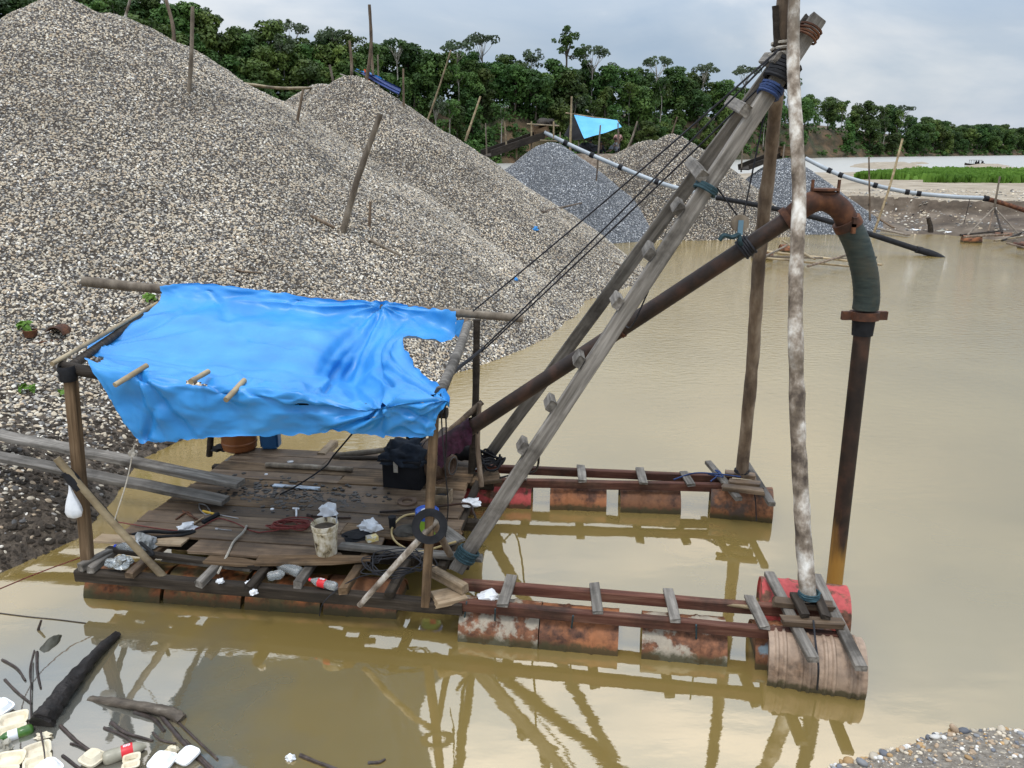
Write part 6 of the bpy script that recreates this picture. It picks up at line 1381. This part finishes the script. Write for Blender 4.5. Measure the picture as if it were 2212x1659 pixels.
def person(label, base, rz, pose, shirt, trous, hair=(.012, .01, .009)):
    M = T(base) @ Matrix.Rotation(rz, 4, 'Z'); t = thing('person', label, 'person', M=M)
    if pose == 'stand':
        J = dict(pel=(0, 0, .95), chest=(0, 0, 1.28), neck=(0, 0, 1.48), head=(.0, -.03, 1.60), top=(0, -.02, 1.70), kL=(.1, 0, .5), fL=(.11, 0, .08), tL=(.11, -.16, .04), kR=(-.1, 0, .5), fR=(-.12, 0, .08), tR=(-.12, -.16, .04), sL=(.19, 0, 1.40), eL=(.36, .04, 1.18), hL=(.17, -.06, 1.0), sR=(-.19, 0, 1.40), eR=(-.36, .04, 1.18), hR=(-.17, -.06, 1.0))
    else:
        J = dict(pel=(0, 0, .14), chest=(0, -.12, .48), neck=(0, -.18, .68), head=(0, -.23, .80), top=(0, -.22, .90), kL=(.13, -.42, .46), fL=(.13, -.62, .08), tL=(.13, -.78, .04), kR=(-.13, -.44, .42), fR=(-.13, -.68, .08), tR=(-.13, -.84, .04), sL=(.19, -.15, .60), eL=(.24, -.32, .42), hL=(.15, -.52, .44), sR=(-.19, -.15, .60), eR=(-.24, -.32, .42), hR=(-.15, -.52, .42))
    K = list(J); ix = {k: i for i, k in enumerate(K)}
    E_ = [('pel', 'chest'), ('chest', 'neck'), ('neck', 'head'), ('head', 'top'), ('pel', 'kL'), ('kL', 'fL'), ('fL', 'tL'), ('pel', 'kR'), ('kR', 'fR'), ('fR', 'tR'), ('chest', 'sL'), ('sL', 'eL'), ('eL', 'hL'), ('chest', 'sR'), ('sR', 'eR'), ('eR', 'hR')]
    rad = dict(pel=.13, chest=.15, neck=.06, head=.10, top=.085, kL=.07, fL=.045, tL=.035, kR=.07, fR=.045, tR=.035, sL=.07, eL=.05, hL=.04, sR=.07, eR=.05, hR=.04)
    skinned('body', [J[k] for k in K], [(ix[a], ix[b_]) for a, b_ in E_], [rad[k] for k in K], skinm, t, M)
    V_ = lambda k: Vector(J[k])
    ks = ['pel', 'chest', 'sL', 'eL', 'sR', 'eR']; vv = [V_('pel').lerp(V_('chest'), .15), V_('chest')+Vector((0, 0, .06)), V_('sL'), V_('sL').lerp(V_('eL'), .7), V_('sR'), V_('sR').lerp(V_('eR'), .7)]
    skinned('shirt', vv, [(0, 1), (1, 2), (2, 3), (1, 4), (4, 5)], [.165, .18, .09, .075, .09, .075], shirt, t, M)
    vv = [V_('pel'), V_('kL'), V_('kL').lerp(V_('fL'), .75), V_('kR'), V_('kR').lerp(V_('fR'), .75)]
    skinned('trousers', vv, [(0, 1), (1, 2), (0, 3), (3, 4)], [.16, .09, .07, .09, .07], trous, t, M)
    hc = V_('head').lerp(V_('top'), .55)+Vector((0, .03, .02)); crumple(MB(), Vector((0, 0, 0)), .11, .115, .09, 3, n=2, rough_=.1)
    hb_ = MB(); crumple(hb_, hc-Vector((0, 0, .02)), .112, .115, .085, 3, n=2, rough_=.1); hb_.build('hair', cloth('dark hair', hair), t, smooth=True, M=M)
    return t
def rz_(x, y): return ridge_z(x, y)
def onridge(px, Y): p = AY(px, 330, Y); p.z = ridge_z(p.x, p.y); return p
person('standing person in a pink shirt with hands on hips beside the far tarp', onridge(1334, 59), .3, 'stand', cloth('pink shirt', (.52, .30, .27)), cloth('dark trousers', (.03, .03, .04)))
person('seated person in pale grey clothes on the far ridge', onridge(1334, 57.3), -1.2, 'sit', cloth('pale grey shirt', (.42, .43, .42)), cloth('grey trousers', (.22, .24, .27)))
person('seated person in navy under the far tarp', onridge(1277, 57), -.4, 'sit', cloth('navy shirt', (.02, .03, .08)), cloth('black trousers', (.012, .012, .015)))
person('second seated person in dark clothes under the far tarp', onridge(1294, 57.4), .5, 'sit', cloth('charcoal shirt', (.03, .03, .035)), cloth('black trousers', (.012, .012, .015)))
# river boat
bt = thing('river_boat', 'long dark covered boat on the far river', 'boat', G(2106, 357, 0)); p0, p1 = G(2083, 357, 0), G(2125, 357, 0); L_ = (p1-p0).length; Mb_ = frame(p0, p1)[0]
hl = MB(); secs = [(-.5, .02, .75), (-.42, .35, .6), (-.25, .6, .45), (.1, .65, .42), (.42, .6, .5), (.5, .5, .6)]
for x, w, h in secs: hl.v += [(x*L_, -w, h), (x*L_, -w*.6, -.15), (x*L_, w*.6, -.15), (x*L_, w, h)]
for i in range(5):
    for k in range(3): hl.f.append((i*4+k, i*4+k+1, (i+1)*4+k+1, (i+1)*4+k))
hl.f += [(0, 1, 2, 3), (20, 23, 22, 21)]
hl.build('hull', w_dark, bt, M=Mb_)
MB().box((.05*L_, 0, 1.45), (.6*L_, 1.2, .08)).build('canopy', w_dark, bt, M=Mb_)
for x in (-.22, .02, .3):
    for y in (-.5, .5): MB().box((x*L_, y, .95), (.06, .06, .96)).build('canopy_post', w_dark, bt, M=Mb_)
for i, x in enumerate((.08, .2, .42)): crumple(MB(), (x*L_, 0, .3), .28, .25, .75, i).build('passenger_load', black, bt, smooth=True, M=Mb_)

# ------------------------------------------------------------------ near gravel bank, lower right
NS = [(1700, 1720), (1775, 1662), (1812, 1648), (1850, 1646), (1905, 1624), (1960, 1612), (2010, 1590), (2055, 1578), (2130, 1574), (2212, 1577), (2330, 1570)]
NSW = [G(x, y, 0) for x, y in NS]
def near_d(x, y):
    best = 9
    for a, b_ in zip(NSW[:-1], NSW[1:]):
        dx, dy = b_.x-a.x, b_.y-a.y; t = max(0, min(1, ((x-a.x)*dx+(y-a.y)*dy)/(dx*dx+dy*dy))); ex, ey = x-a.x-t*dx, y-a.y-t*dy
        d = math.hypot(ex, ey)
        if d < abs(best): best = d*(1 if dx*ey-dy*ex < 0 else -1)
    return best
def near_z(x, y):
    d = near_d(x, y)
    if d < 0: return max(-.4, d*.6)-.01
    return min(1.6, .06*min(1, d*8)+.28*d)+.03*fbm(x, y, 3)*min(1, d*5)
silt_g = mat('gritty silt', [(.3, (.10, .082, .062)), (.5, (.19, .162, .128)), (.75, (.30, .265, .215))], scale=(22, 22, 22), rough=.95, bump=1., bscale=(60, 60, 60), dist=.008, rnd=0)
nbk = structure(grid('near_bank', rng(1.9, 5.6, 120), rng(3.0, 5.7, 90), near_z, silt_g))
def near_fines():
    mb = MB(); xs = rng(2., 5.5, 60); ys = rng(3.2, 5.6, 44); nx = len(xs)
    mb.v = [(x, y, near_z(x, y)-.003) for y in ys for x in xs]; mb.f = [(j*nx+i, j*nx+i+1, (j+1)*nx+i+1, (j+1)*nx+i) for j in range(len(ys)-1) for i in range(nx-1)]
    o = mb.build('grit', silt_g, nbk, smooth=True, angle=180); stuff(o); base = WM[o].translation
    a = o.data.attributes.new('dens', 'FLOAT', 'POINT'); a.data.foreach_set('value', [1500*sstep(-.02, .03, near_d(v_.co.x+base.x, v_.co.y+base.y)) for v_ in o.data.vertices])
    md = o.modifiers.new('pebbles', 'NODES'); md.node_group = pebble_group((.004, .016, pm_tan, 1))
near_fines()
pcol = [mat('pebble '+n, [(.3, tuple(k*.8 for k in c)), (.7, tuple(min(1, k*1.15) for k in c))], scale=(20, 20, 20), rough=.65, bump=.15, rnd=.25) for n, c in (('cream', (.48, .41, .31)), ('slate', (.12, .125, .14)), ('tan', (.35, .25, .16)), ('white', (.62, .59, .54)), ('ochre', (.40, .25, .11)), ('grey', (.25, .25, .25)))]
pms = []
for k in range(8):
    mb = MB(); b_ = bmesh.new(); bmesh.ops.create_icosphere(b_, subdivisions=2, radius=1); rg = random.Random(k)
    sx, sy, sz = 1, rg.uniform(.6, .9), rg.uniform(.38, .6)
    vs = [Vector((v_.co.x*sx, v_.co.y*sy, v_.co.z*sz))*(1+.14*noise.noise(v_.co*1.1+Vector((k*5, 0, 0)))) for v_ in b_.verts]
    mb.add(vs, [tuple(v_.index for v_ in f.verts) for f in b_.faces]); b_.free(); pms.append(mb.mesh('pebble', True))
rg = random.Random(19); npb = 0
for i in range(1400):
    if npb >= 230: break
    x, y = rg.uniform(1790, 2240), rg.uniform(1572, 1672); p = G(x, y, .05); d = near_d(p.x, p.y)
    if d < -.01: continue
    if d > .12 and rg.random() < .45: continue
    s = rg.uniform(.010, .022)*(1.35 if d < .15 else 1); s = s*1.7 if rg.random() < .07 else s
    me = pms[rg.randrange(8)].copy(); me.materials.append(rg.choice(pcol+[pcol[0], pcol[2]]))
    o = bpy.data.objects.new('pebble', me)
    place(o, T((p.x, p.y, near_z(p.x, p.y)+s*.25)) @ Matrix.Rotation(rg.uniform(0, 6.28), 4, 'Z') @ Matrix.Rotation(rg.gauss(0, .35), 4, 'X') @ Matrix.Scale(s, 4), nbk); npb += 1
me = pms[2].copy(); me.materials.append(pcol[2]); o = bpy.data.objects.new('pebble', me); p = G(2060, 1585, .05); place(o, T((p.x, p.y, near_z(p.x, p.y)+.04)) @ Matrix.Rotation(.9, 4, 'Y') @ Matrix.Diagonal((.065, .04, .05, 1)), nbk)
# white tape round joist ends, rag ties on the front beam
for x, y in ((548, 1286), (476, 1262), (540, 1265)): bag('white rag tied to a front joist of the raft', G(x, y-4, .42), (.035, .03, .03), int(x), white, 'rag', 'rag')['group'] = 'white rags tied along the raft front'
